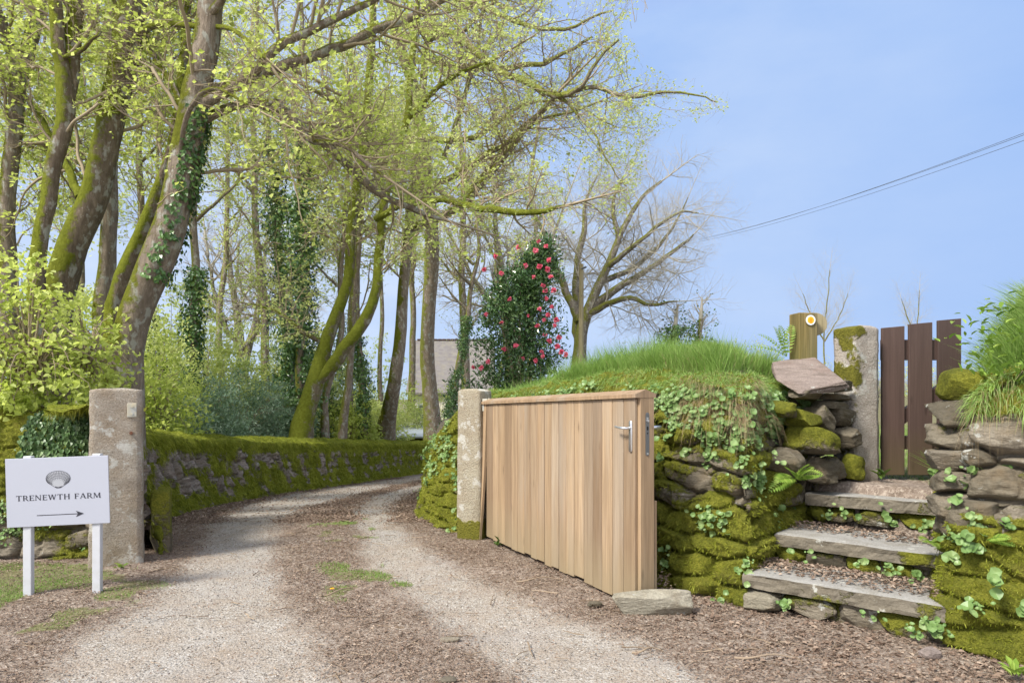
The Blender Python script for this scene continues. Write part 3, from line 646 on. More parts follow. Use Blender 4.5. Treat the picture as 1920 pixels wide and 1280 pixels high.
S3 = ST(); S3.st(P(1522, 704, 4.72) + A(0, .08, 0), (.49, .46, .085), (.42, -.14, .16), 41, .12, .5, pw=9, rough=.05, layer=.1, n=21)
o = S3.build('coping_slab', M['purple'], bank); props(o, 'flat purplish slab capping the bank beside the stone gatepost')

# ------------------------------------------------------------------ steps
E1 = nrm(A(.76, -.64)); NB = A(.64, .76)
steps = thing('stone_steps', (1.9, 4.0, 0), 'three slate steps climbing to the brown picket gate', 'steps')
def slab(a, b, z, dep, th, seed):
    a = np.array(a, float); b = np.array(b, float); e = nrm(b - a); nb = A(-e[1], e[0]) ; L_ = np.linalg.norm(b - a)
    nxn, nyn, nzn = int(L_ / .018), 14, 5; mb = []
    def grid(f, m1, m2):
        u, v = np.meshgrid(np.linspace(0, 1, m1), np.linspace(0, 1, m2), indexing='ij'); p = f(u, v)
        i = np.arange(m1 - 1)[:, None] * m2 + np.arange(m2 - 1); return p.reshape(-1, 3), np.stack([i, i + m2, i + m2 + 1, i + 1], -1).reshape(-1, 4)
    def pt(u, v, w_):
        edge = .010 * fbm(u * 7, w_ * 2, 0, seed, 3) + .008 * fbm(u * 25, w_ * 3, 0, seed + 2, 2)
        x = a[0] + e[0] * u * L_ + nb[0] * (v * dep + edge * (1 - v)); y = a[1] + e[1] * u * L_ + nb[1] * (v * dep + edge * (1 - v))
        r = .008 * np.exp(-v * 20) * (w_ > .9) + .006 * np.exp(-u * 30) * (w_ > .9)
        zz = z - th * (1 - w_) * (1 + .05 * fbm(u * 5, 3, 0, seed + 4, 2)) - r + .004 * fbm(u * 6, v * 3, 0, seed + 1, 3) * (w_ > .5)
        return np.stack([x, y, zz], -1)
    B = MB()
    B.add(*grid(lambda u, v: pt(u, v, np.ones_like(u)), nxn, nyn), .95)
    B.add(*grid(lambda u, v: pt(u, np.zeros_like(u), v), nxn, nzn), .3)
    B.add(*grid(lambda u, v: pt(np.zeros_like(u), u, v), nyn, nzn), .3); B.add(*grid(lambda u, v: pt(np.ones_like(u), u, v), nyn, nzn), .3)
    V = np.vstack(B.V); mo = .36 + .60 * fbm(V[:, 0] * 4.5, V[:, 1] * 4.5, V[:, 2] * 5, seed + 9, 3) - .35 * (np.concatenate(B.T) > .5)
    return B, mo
for (a, b, z, dp_, th, sd_) in (((1.375, 4.075), (2.20, 3.40), .215, .40, .085, 1), ((1.66, 4.32), (2.42, 3.64), .40, .42, .080, 2), ((2.03, 4.73), (2.80, 4.22), .595, .50, .085, 3)):
    B, mo = slab(a, b, z, dp_, th, sd_); mk('step_slab', np.vstack(B.V), B.F, M['step'], steps, False, rnd=np.concatenate(B.T), moss=mo)
    a = np.array(a); b = np.array(b); e = nrm(b - a); nb = A(-e[1], e[0]); L_ = np.linalg.norm(b - a); R_ = ST(); x = -.01; k = 0; r_ = rg(sd_)
    zb_ = z - .21 if z < .3 else z - .19
    while x < L_:
        w_ = r_.uniform(.14, .3); c = a + e * (x + w_ / 2) + nb * (.09 + r_.uniform(0, .03)); hh = z - th - zb_
        R_.st((c[0], c[1], zb_ + hh * .46), (w_ * 1.03, .16, hh * 1.12), (0, 0, math.atan2(e[1], e[0])), sd_ * 10 + k, .12 if (k == 0 and z < .3) else r_.uniform(.25, .75), r_.random(), pw=5); x += w_; k += 1
    R_.st(tuple((a + b) / 2 + nb * .3) + (zb_,), (L_ * 1.0, .45, .34), (0, 0, math.atan2(e[1], e[0])), 77, .3, .5, pw=8)
    R_.build('riser', M['stone'], steps)
S4 = ST(); S4.st((1.22 + .0, 3.98 + .02, .0), (.12, .1, .07), (0, 0, .3), 5, .1, .8); 

# ------------------------------------------------------------------ granite posts
def post(name, c, w_, d_, h, yaw, mat, label, seed, rtop=.35, taper=.03, bump=.006, round_top=True, mossf=None, cat='gatepost', lean=0.):
    """square-section stone post whose top is rounded front to back"""
    nz, m = int(h / .014), 9
    zs = np.linspace(-.12, h, nz); q = np.linspace(-1, 1, m)
    ring = np.array([(x, -1) for x in q[:-1]] + [(1, y) for y in q[:-1]] + [(-x, 1) for x in q[:-1]] + [(-1, -y) for y in q[:-1]])
    V = []
    for z in zs:
        k = 1 - taper * z / h; pw = 18; l = (np.abs(ring) ** pw).sum(1) ** (1 / pw); rr = ring / l[:, None]
        t = max(0, (z - (h - rtop * .12)) / (rtop * .12)); sh = 1 - .07 * t ** 2
        V.append(np.c_[rr[:, 0] * w_ / 2 * k * sh + lean * z, rr[:, 1] * d_ / 2 * k * sh, np.full(len(rr), z)])
    V = np.array(V); n = V.shape[1]
    if round_top:                                     # arched front face: outer upper corners cut back
        xx = np.clip(np.abs(V[..., 0]) / (w_ / 2), 0, 1); cut = rtop * .28 * (1 - np.sqrt(np.clip(1 - xx ** 2.6, 0, 1)))
        lim = h - cut * .35; V[..., 2] = np.minimum(V[..., 2], lim)
    V = V.reshape(-1, 3); i = np.arange(nz - 1)[:, None] * n; j = np.arange(n)
    F = [np.stack([i + j, i + (j + 1) % n, i + n + (j + 1) % n, i + n + j], -1).reshape(-1, 4)]
    top = len(V) - n; g_ = 5
    for r_ in range(1, g_ + 1):
        f = 1 - r_ / (g_ + .001); ringp = V[top:top + n].copy(); ringp[:, :2] *= f; ringp[:, 2] += .006 * (1 - f * f)
        s0 = len(V); V = np.vstack([V, ringp]); p0 = top if r_ == 1 else s0 - n
        F.append(np.array([(p0 + a, p0 + (a + 1) % n, s0 + (a + 1) % n, s0 + a) for a in range(n)]))
    dd = nrm(V * A(1, 1, .15)); V = V + dd * (bump * fbm(V[:, 0] * 14 + seed, V[:, 1] * 14, V[:, 2] * 14, seed, 4) + bump * 1.4 * fbm(V[:, 0] * 3 + seed, V[:, 1] * 3, V[:, 2] * 3, seed + 3, 2))[:, None]
    cs, sn = math.cos(yaw), math.sin(yaw); V = np.c_[V[:, 0] * cs - V[:, 1] * sn, V[:, 0] * sn + V[:, 1] * cs, V[:, 2]] + np.array(c)
    t_ = thing(name, c, label, cat)
    mk('shaft', V, F, mat, t_, True, rnd=.5, moss=(mossf(V) if mossf else np.zeros(len(V))))
    return t_
gpl = post('gatepost', (-2.99, 5.17, 0), .355, .24, 1.315, .45, M['granite'], 'tall rough granite gatepost with rounded top beside the white name board', 1, rtop=.16, bump=.008)
pa, pf = A(math.cos(.45), math.sin(.45), 0), A(math.sin(.45), -math.cos(.45), 0)
def ppt(u, d, z): return ORG[gpl] + pa * u + pf * (.116 + d) + A(0, 0, z)
hp = MB(); hp.add(*box(ppt(.105, .002, 1.155), (.062, .010, .105), pa, -pf, .003)); hpo = hp.build('latch_plate', M['galv'], gpl)
for z in (1.127, 1.183): bo = MB(); bo.add(*cyl(ppt(.105, .006, z), ppt(.105, .017, z), .009, 10)); bo.build('bolt', M['galv'], hpo)
rb = MB(); rb.add(*cyl(ppt(.10, -.02, .985), ppt(.10, .02, .985), .013, 8)); rb.build('rusty_pin', wood('rust', [(.16, .06, .03), (.2, .08, .04)], .3), gpl)
gpr = post('gatepost', (-.335, 6.15, -.02), .235, .25, 1.345, -.42, M['granite_pale'], 'pale granite gatepost carrying the hinges of the slatted wooden gate', 2,
           mossf=lambda V: 1.1 * sst(.28 - V[:, 2], 0, .2))
hb = MB(); hb.add(*box((-.235, 6.02, 1.18), (.05, .03, .11), (.9, -.4, 0), (.4, .9, 0), .004)); hb.add(*cyl((-.2, 6.0, 1.12), (-.2, 6.0, 1.24), .012, 10))
hb.build('hinge_pin', M['galv'], gpr)
gps = post('gatepost', (2.50, 4.96, .55), .24, .2, 1.205, .33, M['granite_moss'], 'pale stone gatepost blotched with moss at the head of the steps', 3, rtop=.2, bump=.012,
           mossf=lambda V: 1.0 * (.24 * sst(2.5 - V[:, 0], -.04, .08)) + .22 * sst(.12 - np.abs(V[:, 2] - 1.32 + (V[:, 0] - 2.5)), 0, .1) + .3 * sst(V[:, 2], 1.62, 1.75) - .2 * sst(V[:, 0], 2.52, 2.6))
for q in ((P(1600, 876, 4.80), (.17, .12, .20), (0, 0, .2), 51, 1., .5),):
    ml_ = ST(); ml_.st(*q, pw=2.5, rough=.18); ml_.build('moss_cushion', M['stone'], gps)
#P(1598, 872, 4.78), (.19, .16, .22), (0, 0, .2), 51, 1., .5, pw=2.6, rough=.16); ml_.st(P(1622, 720, 4.80), (.12, .06, .14), (0, .4, .2), 52, 1., .5, pw=2.4, rough=.2); ml_.st(P(1608, 745, 4.81), (.12, .05, .13), (0, .2, .2), 53, 1., .5, pw=2.4, rough=.2)

# ------------------------------------------------------------------ slatted hardwood gate
GA, GB_ = A(-.273, 6.06), A(.735, 4.08)                 # hinge end, lock end (front face, bottom line)
ge = nrm(GB_ - GA); gn = A(-ge[1], ge[0]) * -1            # front normal
if gn @ A(-1, -.5) < 0: gn = -gn
GL = np.linalg.norm(GB_ - GA); e3 = A(*ge, 0); n3_ = A(*gn, 0)
gate = thing('wooden_gate', (.2, 5.1, 0), 'open hardwood lane gate of upright slats with a ridged cap and steel handle', 'gate')
def gpt(u, v, z): return A(GA[0] + ge[0] * u + gn[0] * v, GA[1] + ge[1] * u + gn[1] * v, z)
pw_ = []; r_ = rg(8)
wd = r_.uniform(.085, .115, 20); wd *= (GL - .0) / wd.sum(); x = 0; pl = MB()
ztop = lambda u: 1.188 + (1.254 - 1.188) * u / GL
for k, w_ in enumerate(wd):
    if k == 0: x += w_; continue
    zb_ = .012 + .004 * r_.normal() + (.012 if k % 7 == 0 else 0) + .022 * (1 - k / 20)
    zt = ztop(x + w_ / 2) - .004; out = r_.uniform(-.002, .003)
    pl.add(*box(gpt(x + w_ / 2, -.011 + out, (zb_ + zt) / 2), (w_ - .005, .022, zt - zb_), e3, n3_, .004), (k * .618) % 1)
    x += w_
pl.build('slats', M['cedar'], gate)
lp = MB(); w0 = wd[0]                                    # loose end slat bowing away from the post
zz = np.linspace(.0, 1.205, 14); bow = .075 * (1 - zz / 1.205) ** 1.6
V = []; 
for z, b_ in zip(zz, bow):
    for (du, dv) in ((-w0 / 2, 0), (w0 / 2, 0), (w0 / 2, -.022), (-w0 / 2, -.022)): V.append(gpt(w0 / 2 + du - b_ * .7, dv + b_ * .6, z - .01))
i = np.arange(13)[:, None] * 4; j = np.arange(4)
lp.add(V, [np.stack([i + j, i + (j + 1) % 4, i + 4 + (j + 1) % 4, i + 4 + j], -1).reshape(-1, 4), np.array([[3, 2, 1, 0], [52, 53, 54, 55]])], .3)
props(lp.build('loose_slat', M['cedar'], gate), 'loose slat bowing out at the hinge end')
fr = MB(); th_ = .105
fr.add(*box(gpt(GL - .048 + .012, -.022 - th_ / 2, .63), (.12, th_, 1.25), e3, n3_, .004), .3)
fr.build('lock_stile', M['cedar'], gate)
fr = MB(); fr.add(*box(gpt(.08, -.022 - th_ / 2, .62), (.11, th_ * .8, 1.18), e3, n3_, .004), .7); fr.build('hinge_stile', M['cedar'], gate)
for z in (.18, .66, 1.12):
    fr = MB(); fr.add(*box(gpt(GL / 2 - .01, -.022 - .035, z), (GL - .25, .06, .11), e3, n3_, .004), z); fr.build('rail', M['cedar'], gate)
fr = MB(); fr.add(*box(gpt(GL - .03, -.022 - th_ - .012, .32), (.10, .022, .62), e3, n3_, .003), .2); fr.build('back_board', M['cedar'], gate)
# ridged cap
cw, ov = .165, .018; vs = [(ov, -.022), (ov, 0), ((ov - cw) / 2 + .01, .028), (ov - cw + .01, 0), (ov - cw + .01, -.022)]
V = []
for u in (-.03, GL + .026):
    zt = ztop(u) + .020
    for v, dz in vs: V.append(gpt(u, v, zt + dz))
F = [np.array([(k, (k + 1) % 5, 5 + (k + 1) % 5, 5 + k) for k in range(5)]), np.array([[4, 3, 2, 1, 0], [5, 6, 7, 8, 9]])]
cp = MB(); cp.add(V, F, .3); cp.build('cap', M['cedar_cap'], gate)
# handle and lock
def rplate(c, w_, h, t, ax, nz_, seg=7):
    """round-ended plate: centre, width, height, thickness, in-plane axis, normal"""
    ax = np.array(ax, float); nz_ = np.array(nz_, float); a = np.linspace(0, np.pi, seg); r = w_ / 2
    o_ = [(r * math.cos(q), h / 2 - r + r * math.sin(q)) for q in a] + [(-r * math.cos(q), -(h / 2 - r) - r * math.sin(q)) for q in a]; n = len(o_)
    V = [np.array(c) + ax * x + A(0, 0, y) + nz_ * d for d in (0, t) for x, y in o_]
    f4 = [(i, (i + 1) % n, n + (i + 1) % n, n + i) for i in range(n)]; f3 = [(n, n + i, n + i + 1) for i in range(1, n - 1)] + [(0, i + 1, i) for i in range(1, n - 1)]
    return np.array(V), [np.array(f4), np.array(f3)]
hz = 1.07; hd = MB(); hu = GL - .035
hd.add(*rplate(gpt(hu, .0, hz - .05), .026, .19, .010, e3, n3_))
hob = hd.build('handle', M['steel'], gate, True)
lv = MB(); lp_ = np.array([gpt(hu, .008, hz), gpt(hu, .045, hz), gpt(hu - .012, .052, hz), gpt(hu - .045, .053, hz + .002), gpt(hu - .09, .050, hz + .005), gpt(hu - .105, .048, hz + .006)])
V, F = tubes(lp_, A(.009, .008, .0085, .008, .0065, .004), 10, caps=True); lv.add(V, F); lv.build('lever', M['steel'], hob, True)
hd = MB(); hd.add(*rplate(gpt(hu, -.022 - th_, hz - .06), .034, .235, -.010, e3, n3_))
lp_ = np.array([gpt(hu, -.13, hz), gpt(hu, -.17, hz), gpt(hu, -.178, hz), gpt(hu + .0, -.22, hz + .002), gpt(hu - .02, -.23, hz + .002)]) ; V, F = tubes(lp_, A(.011, .011, .012, .010, .008), 10, caps=True); hd.add(V, F)
hd.build('rear_handle', M['steel'], gate, True)
ue = GL - .048 + .012 + .06; lk = MB(); lk.add(*rplate(gpt(ue, -.022 - th_ * .48, hz - .035), .026, .26, .003, n3_, e3)); lo = lk.build('lock_plate', M['dark_steel'], gate)
for dz in (.105, -.13):
    sc_ = MB(); sc_.add(*cyl(gpt(ue, -.022 - th_ * .48, hz - .035 + dz * .9), gpt(ue + .005, -.022 - th_ * .48, hz - .035 + dz * .9), .006, 10)); sc_.build('screw', M['steel'], lo)
sc_ = MB(); sc_.add(*cyl(gpt(ue, -.022 - th_ * .48, hz + .045), gpt(ue + .012, -.022 - th_ * .48, hz + .045), .008, 12)); sc_.build('screw', M['steel'], lo)
kh = MB(); kh.add(*box(gpt(ue + .002, -.022 - th_ * .48, hz - .0), (.006, .010, .022), e3, n3_)); kh.add(*box(gpt(ue + .002, -.022 - th_ * .48, hz - .03), (.006, .008, .008), e3, n3_)); kh.build('keyhole', M['black'], lo)
bo = MB(); bo.add(*cyl(gpt(.03, .0, .155), gpt(.03, .012, .155), .014, 10)); bo.build('bolt', M['dark_steel'], gate)

# ------------------------------------------------------------------ brown picket gate
pk = thing('picket_gate', (3.0, 5.1, .68), 'dark brown picket gate of wide boards between the mossy post and the right wall', 'gate')
a = np.array([2.700, 4.99]); e = nrm(A(.93, .02)); n_ = A(-e[1], e[0]); q = 0; ex_ = A(*e, 0); ny_ = A(*n_, 0)
def kpt(u, v, z): return A(a[0] + e[0] * u + n_[0] * v, a[1] + e[1] * u + n_[1] * v, z)
us_ = (.083, .286, .50)
for k, u in enumerate(us_):
    zt = 1.765 + .028 * k / 1.; V, F = box(kpt(u, 0, (zt + .685) / 2), (.166 + .006 * (k > 0), .022, zt - .685), ex_, ny_, .002)
    V[V[:, 2] > 1.5, 2] += (V[V[:, 2] > 1.5, 0] - kpt(u, 0, 0)[0]) * .09
    B = MB(); B.add(V, F, .2 + .3 * k); B.build('picket', M['brown_wood'], pk)
for z in (1.60, .92):
    B = MB(); B.add(*box(kpt(.30, .034, z), (.56, .04, .10 if z < 1 else .15), ex_, ny_, .002), z); B.build('rail', M['brown_wood'], pk)
dv = nrm(A(.62, 0, .5)); B = MB(); B.add(*box(kpt(.31, .034, 1.20), (.56, .038, .09), nrm(ex_ * .8 + A(0, 0, .55)), ny_, .002), .6); B.build('brace', M['brown_wood'], pk)

# ------------------------------------------------------------------ waymarker post
wy = thing('waymarker_post', (2.15, 5.0, 1.2), 'square timber waymarker post with a yellow arrow disc standing in the bank grass', 'post')
c0 = P(1506, 740, 5.05); B = MB(); zt = P(0, 588, 5.05)[2]
B.add(*box((c0[0], c0[1], (zt + 1.1) / 2), (.145, .14, zt - 1.1), (1, .12, 0), (-.12, 1, 0), .006), .4); po = B.build('post', M['post_wood'], wy)
lg = MB(); lg.add(*cyl((c0[0] + .10, c0[1] + .02, zt - .075), (c0[0] + .13, c0[1] + .38, zt - .085), .085, 20), .6); lg.add(*cyl((c0[0] + .13, c0[1] + .30, .9), (c0[0] + .13, c0[1] + .30, zt - .1), .06, 12), .6); lg.build('round_rail', M['pole_wood'], wy)
dc = A(c0[0] + .022, c0[1] - .073, P(0, 602, 5.05)[2]); dn = nrm(A(.12, -1, 0)); B = MB(); B.add(*cyl(dc, dc + dn * .004, .037, 28)); ds = B.build('disc', M['plastic'], wy)
B = MB(); B.add(*cyl(dc + dn * .004, dc + dn * .0052, .025, 24)); B.build('disc_centre', M['yellow'], ds)
ax_ = nrm(A(1, .12, 0)); ap = [(-.007, -.016), (.007, -.016), (.007, .001), (.015, .001), (0, .018), (-.015, .001), (-.007, .001)]
g_ = G('orange arrow'); g_.out((.85, .28, .01), .4)
B = MB(); B.add([dc + dn * .0062 + ax_ * x + A(0, 0, y) for x, y in ap], [np.array([(0, 1, 2, 6)]), np.array([(5, 3, 4)])]); B.build('arrow', g_.m, ds)

# ------------------------------------------------------------------ name board
sg = thing('name_board', (-2.9, 4.4, 0), 'white farm name board with shell emblem and black arrow on two white posts', 'sign')
bx = nrm(A(.60, .075, 0)); bn = nrm(A(.075, -.60, 0)); bl = P(19, 990, 4.36); 
TLc, TRc, BLc, BRc = P(19, 860, 4.36), P(199, 854, 4.36), P(19, 990, 4.36), P(199, 978, 4.36)
bc = (TLc + TRc + BLc + BRc) / 4; bw, bh = .612, .435; tilt = .028
bu = nrm(bx + A(0, 0, tilt)); bv = nrm(np.cross(bn, bu)); bv = bv if bv[2] > 0 else -bv
bdn = nrm(np.cross(bu, bv)); bdn = bdn if bdn[1] < 0 else -bdn
def bp(x, y, d=0.): return bc + bu * x + bv * y + bdn * d
B = MB(); B.add(*box(bc, (bw, bh, .006), bu, bv, .0015)); bdo = B.build('board', M['board'], sg)
for px in (54, 175):
    xo = (px - 109) / F0 * 4.36; B = MB(); c = bp(xo, 0, -.025); zt = bp(xo, bh / 2 + .012)[2]
    B.add(*box((c[0], c[1], (zt - .12) / 2), (.050, .038, zt + .12), (1, .1, 0), (-.1, 1, 0), .003), px / 200); B.build('post', M['white'], sg)
# serif lettering drawn as strokes (unit cap height 1)
def quadst(x0, y0, x1, y1, w0, w1=None):
    w1 = w0 if w1 is None else w1; return [(x0 - w0 / 2, y0), (x0 + w0 / 2, y0), (x1 + w1 / 2, y1), (x1 - w1 / 2, y1)]
TK, TN = .17, .085
def ser(x, y, w_=.34, up=True): h = .05; return [(x - w_ / 2, y), (x + w_ / 2, y), (x + w_ / 2 - .03, y + (h if up else -h)), (x - w_ / 2 + .03, y + (h if up else -h))][:: 1 if up else -1]
def bar(x0, x1, y, h=TN): return [(x0, y - h / 2), (x1, y - h / 2), (x1, y + h / 2), (x0, y + h / 2)]
def bowl(cx_, cy_, rx, ry):
    o_ = []
    for k in range(8):
        a0, a1 = [-math.pi / 2 + math.pi * q_ / 8 for q_ in (k, k + 1)]
        wq = lambda t_: TN + (TK - TN) * max(0, math.cos(t_))
        o_.append([(cx_ + (rx - wq(a0)) * math.cos(a0), cy_ + (ry - TN) * math.sin(a0)), (cx_ + rx * math.cos(a0), cy_ + ry * math.sin(a0)), (cx_ + rx * math.cos(a1), cy_ + ry * math.sin(a1)), (cx_ + (rx - wq(a1)) * math.cos(a1), cy_ + (ry - TN) * math.sin(a1))])
    return o_
GL_ = {
 'T': (.86, [quadst(.43, 0, .43, 1, TK), ser(.43, 0), bar(.03, .83, .96), quadst(.06, .78, .045, 1, .05), quadst(.80, .78, .815, 1, .05)]),
 'R': (.88, [quadst(.20, 0, .20, 1, TK), ser(.20, 0), ser(.18, 1, .3, False), bar(.2, .45, .96), bar(.2, .45, .48)] + bowl(.45, .72, .28, .28) + [quadst(.80, 0, .45, .48, .2, .16), ser(.84, 0, .22)]),
 'E': (.78, [quadst(.20, 0, .20, 1, TK), bar(.06, .70, .96), bar(.2, .60, .52), bar(.06, .72, .04), quadst(.70, 0, .69, .24, .06), quadst(.68, .80, .69, 1, .06), quadst(.60, .42, .60, .62, .05)]),
 'N': (1.0, [quadst(.16, 0, .16, 1, TN), quadst(.82, 0, .82, 1, TN), quadst(.82, 0, .18, 1, .18), ser(.16, 0, .28), ser(.13, 1, .26, False), ser(.82, 1, .28, False)]),
 'W': (1.28, [quadst(.38, 0, .14, 1, .16), quadst(.38, 0, .62, 1, TN), quadst(.88, 0, .64, 1, .16), quadst(.88, 0, 1.13, 1, TN), ser(.14, 1, .3, False), ser(.63, 1, .3, False), ser(1.13, 1, .26, False)]),
 'H': (1.02, [quadst(.20, 0, .20, 1, TK), quadst(.80, 0, .80, 1, TK), bar(.2, .8, .51), ser(.2, 0), ser(.8, 0), ser(.2, 1, .34, False), ser(.8, 1, .34, False)]),
 'F': (.76, [quadst(.20, 0, .20, 1, TK), ser(.20, 0), bar(.06, .70, .96), bar(.2, .58, .52), quadst(.68, .78, .69, 1, .06), quadst(.58, .42, .58, .62, .05)]),
 'A': (.94, [quadst(.12, 0, .46, 1, TN), quadst(.82, 0, .48, 1, .18), bar(.26, .68, .34), ser(.12, 0, .26), ser(.82, 0, .3)]),
 'M': (1.18, [quadst(.16, 0, .22, 1, TN), quadst(.60, .06, .24, 1, .17), quadst(.60, .06, .96, 1, TN), quadst(1.02, 0, .96, 1, TK), ser(.16, 0, .28), ser(1.02, 0, .3), ser(.18, 1, .24, False), ser(1.0, 1, .24, False)]),
 ' ': (.42, [])}
txt = 'TRENEWTH FARM'; tw_ = sum(GL_[c][0] for c in txt) + .06 * (len(txt) - 1)
def ppx(px, py): return ((px - 109) / F0 * 4.36, -(py - 921) / F0 * 4.36 + (px - 109) / F0 * 4.36 * -.0)
x0, x1 = ppx(35, 0)[0] + .004, ppx(185, 0)[0] - .002; sc = (x1 - x0) / tw_; yb = -.052; hh = .0335; B = MB(); x = x0
for c in txt:
    for qn, pg in enumerate(GL_[c][1]): B.add([bp(x + p[0] * sc, yb + p[1] * hh, .0040 + qn * .00004) for p in pg], [np.array([[0, 1, 2, 3]])])
    x += (GL_[c][0] + .06) * sc
B.build('lettering', M['ink'], bdo)
B = MB(); ax0, ax1, ay = -.128, .128, -.148; B.add([bp(ax0, ay - .0022, .004), bp(ax1, ay - .0022, .004), bp(ax1, ay + .0022, .004), bp(ax0, ay + .0022, .004)], [np.array([[0, 1, 2, 3]])])
B.add([bp(ax1 - .024, ay - .020, .0042), bp(ax1 + .024, ay, .0042), bp(ax1 - .024, ay + .020, .0042), bp(ax1 - .012, ay, .0042)], [np.array([[0, 1, 3], [3, 1, 2]])]); B.build('arrow', M['ink'], bdo)
# scallop shell: outline, ribs, growth bands
sc0 = (0.004, .082); B = MB(); ns = 60
ang = np.linspace(math.radians(-38), math.radians(218), ns); rx, ry = .0715, .048
ol = np.c_[rx * np.cos(ang), ry * np.sin(ang)]; ol[:, 1] = np.where(ol[:, 1] < 0, ol[:, 1] * 1.0, ol[:, 1]); ol = ol * (1 + .018 * np.abs(np.sin(ang * 14)))[:, None]
hg = [(-.012, -.058), (.012, -.058)]; outl = np.vstack([[(.012, -.060)], ol, [(-.012, -.060)]])
n = len(outl); B.add([bp(sc0[0], sc0[1] - .01, .0036)] + [bp(sc0[0] + p[0], sc0[1] + p[1], .0036) for p in outl], [np.array([(0, k + 1, k + 2) for k in range(n - 1)] + [(0, n, 1)])]); B.build('shell_ground', M['shell'], bdo)
B = MB()
def line(p, w_, d_=.0042):
    p = np.asarray(p, float); t_ = nrm(np.gradient(p, axis=0)); s_ = np.c_[-t_[:, 1], t_[:, 0]] * np.broadcast_to(np.asarray(w_, float), (len(p),))[:, None] / 2
    m_ = len(p); V = [bp(sc0[0] + a_[0], sc0[1] + a_[1], d_) for a_ in np.vstack([p - s_, p + s_])]; B.add(V, [np.array([(k, k + 1, m_ + k + 1, m_ + k) for k in range(m_ - 1)])])
line(np.vstack([outl, outl[:1]]), .0022)
hp_ = A(0, -.056)
for k in range(1, ns - 1, 2):
    p = hp_ + (ol[k] - hp_) * np.linspace(.45 + .1 * (k % 4 == 1), .985, 5)[:, None]; line(p, np.linspace(.0010, .0022, 5), .00425)
for f_, w_ in ((.84, .0012), (.70, .0010), (.56, .0008)): line(hp_ + (ol[3:-3] - hp_) * f_, w_, .0043)
line(hp_ + (ol[-16:-1] - hp_) * .93, .003, .0043); line(hp_ + (ol[1:12] - hp_) * .93, .0022, .0043)
line([(-.02, -.052), (0, -.058), (.02, -.052)], .005, .0044)
B.build('shell_emblem', M['ink'], bdo)

M['pale_stone'] = stone_mat('pale granite block', (.30, .27, .20), (.38, .345, .27), (.42, .39, .31), .55)
# ------------------------------------------------------------------ single stones lying about
def lone(name, label, c, s, rot, seed, moss, tone, mat='stone', cat='stone', **k):
    S_ = ST(); S_.st(c, s, rot, seed, moss, tone, n=21, **k); o = S_.build(name, M[mat]); return props(o, label, cat)
lone('kerb_stone', 'long pale stone block wedged under the open gate corner, mossy at one end', (.815, 3.975, .06), (.45, .13, .155), (0, 0, .02), 3, .22, .75, 'pale_stone', pw=7, rough=.05)
lone('squared_stone', 'squared grey stone block under the left end of the lowest step', (1.475, 4.02, .055), (.19, .15, .125), (0, 0, -.70), 4, .05, .2, 'pale_stone', pw=6, rough=.04)
lone('loose_stone', 'small pinkish stone lying in the litter below the right wall', (2.02, 3.30, .02), (.10, .07, .06), (0, 0, .3), 6, 0, 1., 'purple')
lone('loose_stone', 'flat pale stone lying in the middle of the lane', (-.32, 3.52, .012), (.10, .06, .02), (0, 0, .1), 7, 0, 1.)
lone('loose_stone', 'dark flat stone near the bottom edge between the wheel tracks', (-.28, 3.02, .012), (.07, .045, .02), (0, 0, .3), 8, 0, .0, 'step')
lone('loose_stone', 'dark stone beneath the foot of the gate end slats', (.50, 4.12, .01), (.09, .06, .035), (0, 0, .3), 9, 0, .1)
lone('wall_end_stone', 'leaning grey flat stone on the bank behind the pale gatepost', P(826, 812, 8.6), (.12, .3, .42), (.2, .5, .2), 11, .1, .6, pw=4)
lone('wall_end_stone', 'dark stacked stone at the foot of the tall gatepost, lane side', (-2.83, 5.50, .24), (.16, .22, .56), (0, 0, .2), 12, .45, .3, pw=5)
# ------------------------------------------------------------------ low plants
def stuff(o, label, cat): return props(o, label, cat, None, 'stuff')
r = rg(100)
def surf_n(x, y, e=.03):
    z = zg(x, y); return nrm(np.stack([z - zg(x + e, y), z - zg(x, y + e), np.full(np.shape(x), e)], -1))
def on_ground(n, x0, x1, y0, y1, fn):
    """rejection-sampled points on the ground sheet; fn(x, y) -> density 0..1"""
    X_, Y_ = [], []; got = 0
    while got < n:
        x = r.uniform(x0, x1, n * 2); y = y0 + (y1 - y0) * r.random(n * 2); k = r.random(n * 2) < fn(x, y); X_.append(x[k]); Y_.append(y[k]); got += k.sum()
        if k.sum() < n * .002: break
    return np.concatenate(X_)[:n], np.concatenate(Y_)[:n]
# long grass on the hedge bank, the wall end and the field edge
def grass_patch(name, label, n, box_, fn, l0, l1, wd, mat='grass', up=1., bend=.5, parent=None, dirb=(0, 0)):
    x, y = on_ground(n, *box_, fn); n = len(x)
    hv = .75 + .5 * fbm(x * 1.6, y * 1.6, 0, 5, 3); ln = r.uniform(l0, l1, n) * np.clip(hv, .35, 1.4)
    D = nrm(A(0, 0, up) + .34 * rndv(r, n) + A(*dirb, 0) + .25 * np.stack([fbm(x * 3, y * 3, 0, 6), fbm(x * 3, y * 3, 0, 7), 0 * x], -1))
    B = np.stack([x, y, zg(x, y) - .012], -1); bd = (D * A(1, 1, 0) * r.uniform(.3, 1.3, n)[:, None] + A(0, 0, -.25)) * ln[:, None] * bend
    V, F = blades(B, D, ln, wd * r.uniform(.6, 1.3, n), bd, r)
    v = np.clip(.48 + .28 * fbm(x * 2.2, y * 2.2, 0, 8, 3) + r.normal(0, .16, n), 0, 1)
    o = mk(name, V, F, M[mat], parent, rnd=np.repeat(v, 5))
    return stuff(o, label, 'grass') if parent is None else o
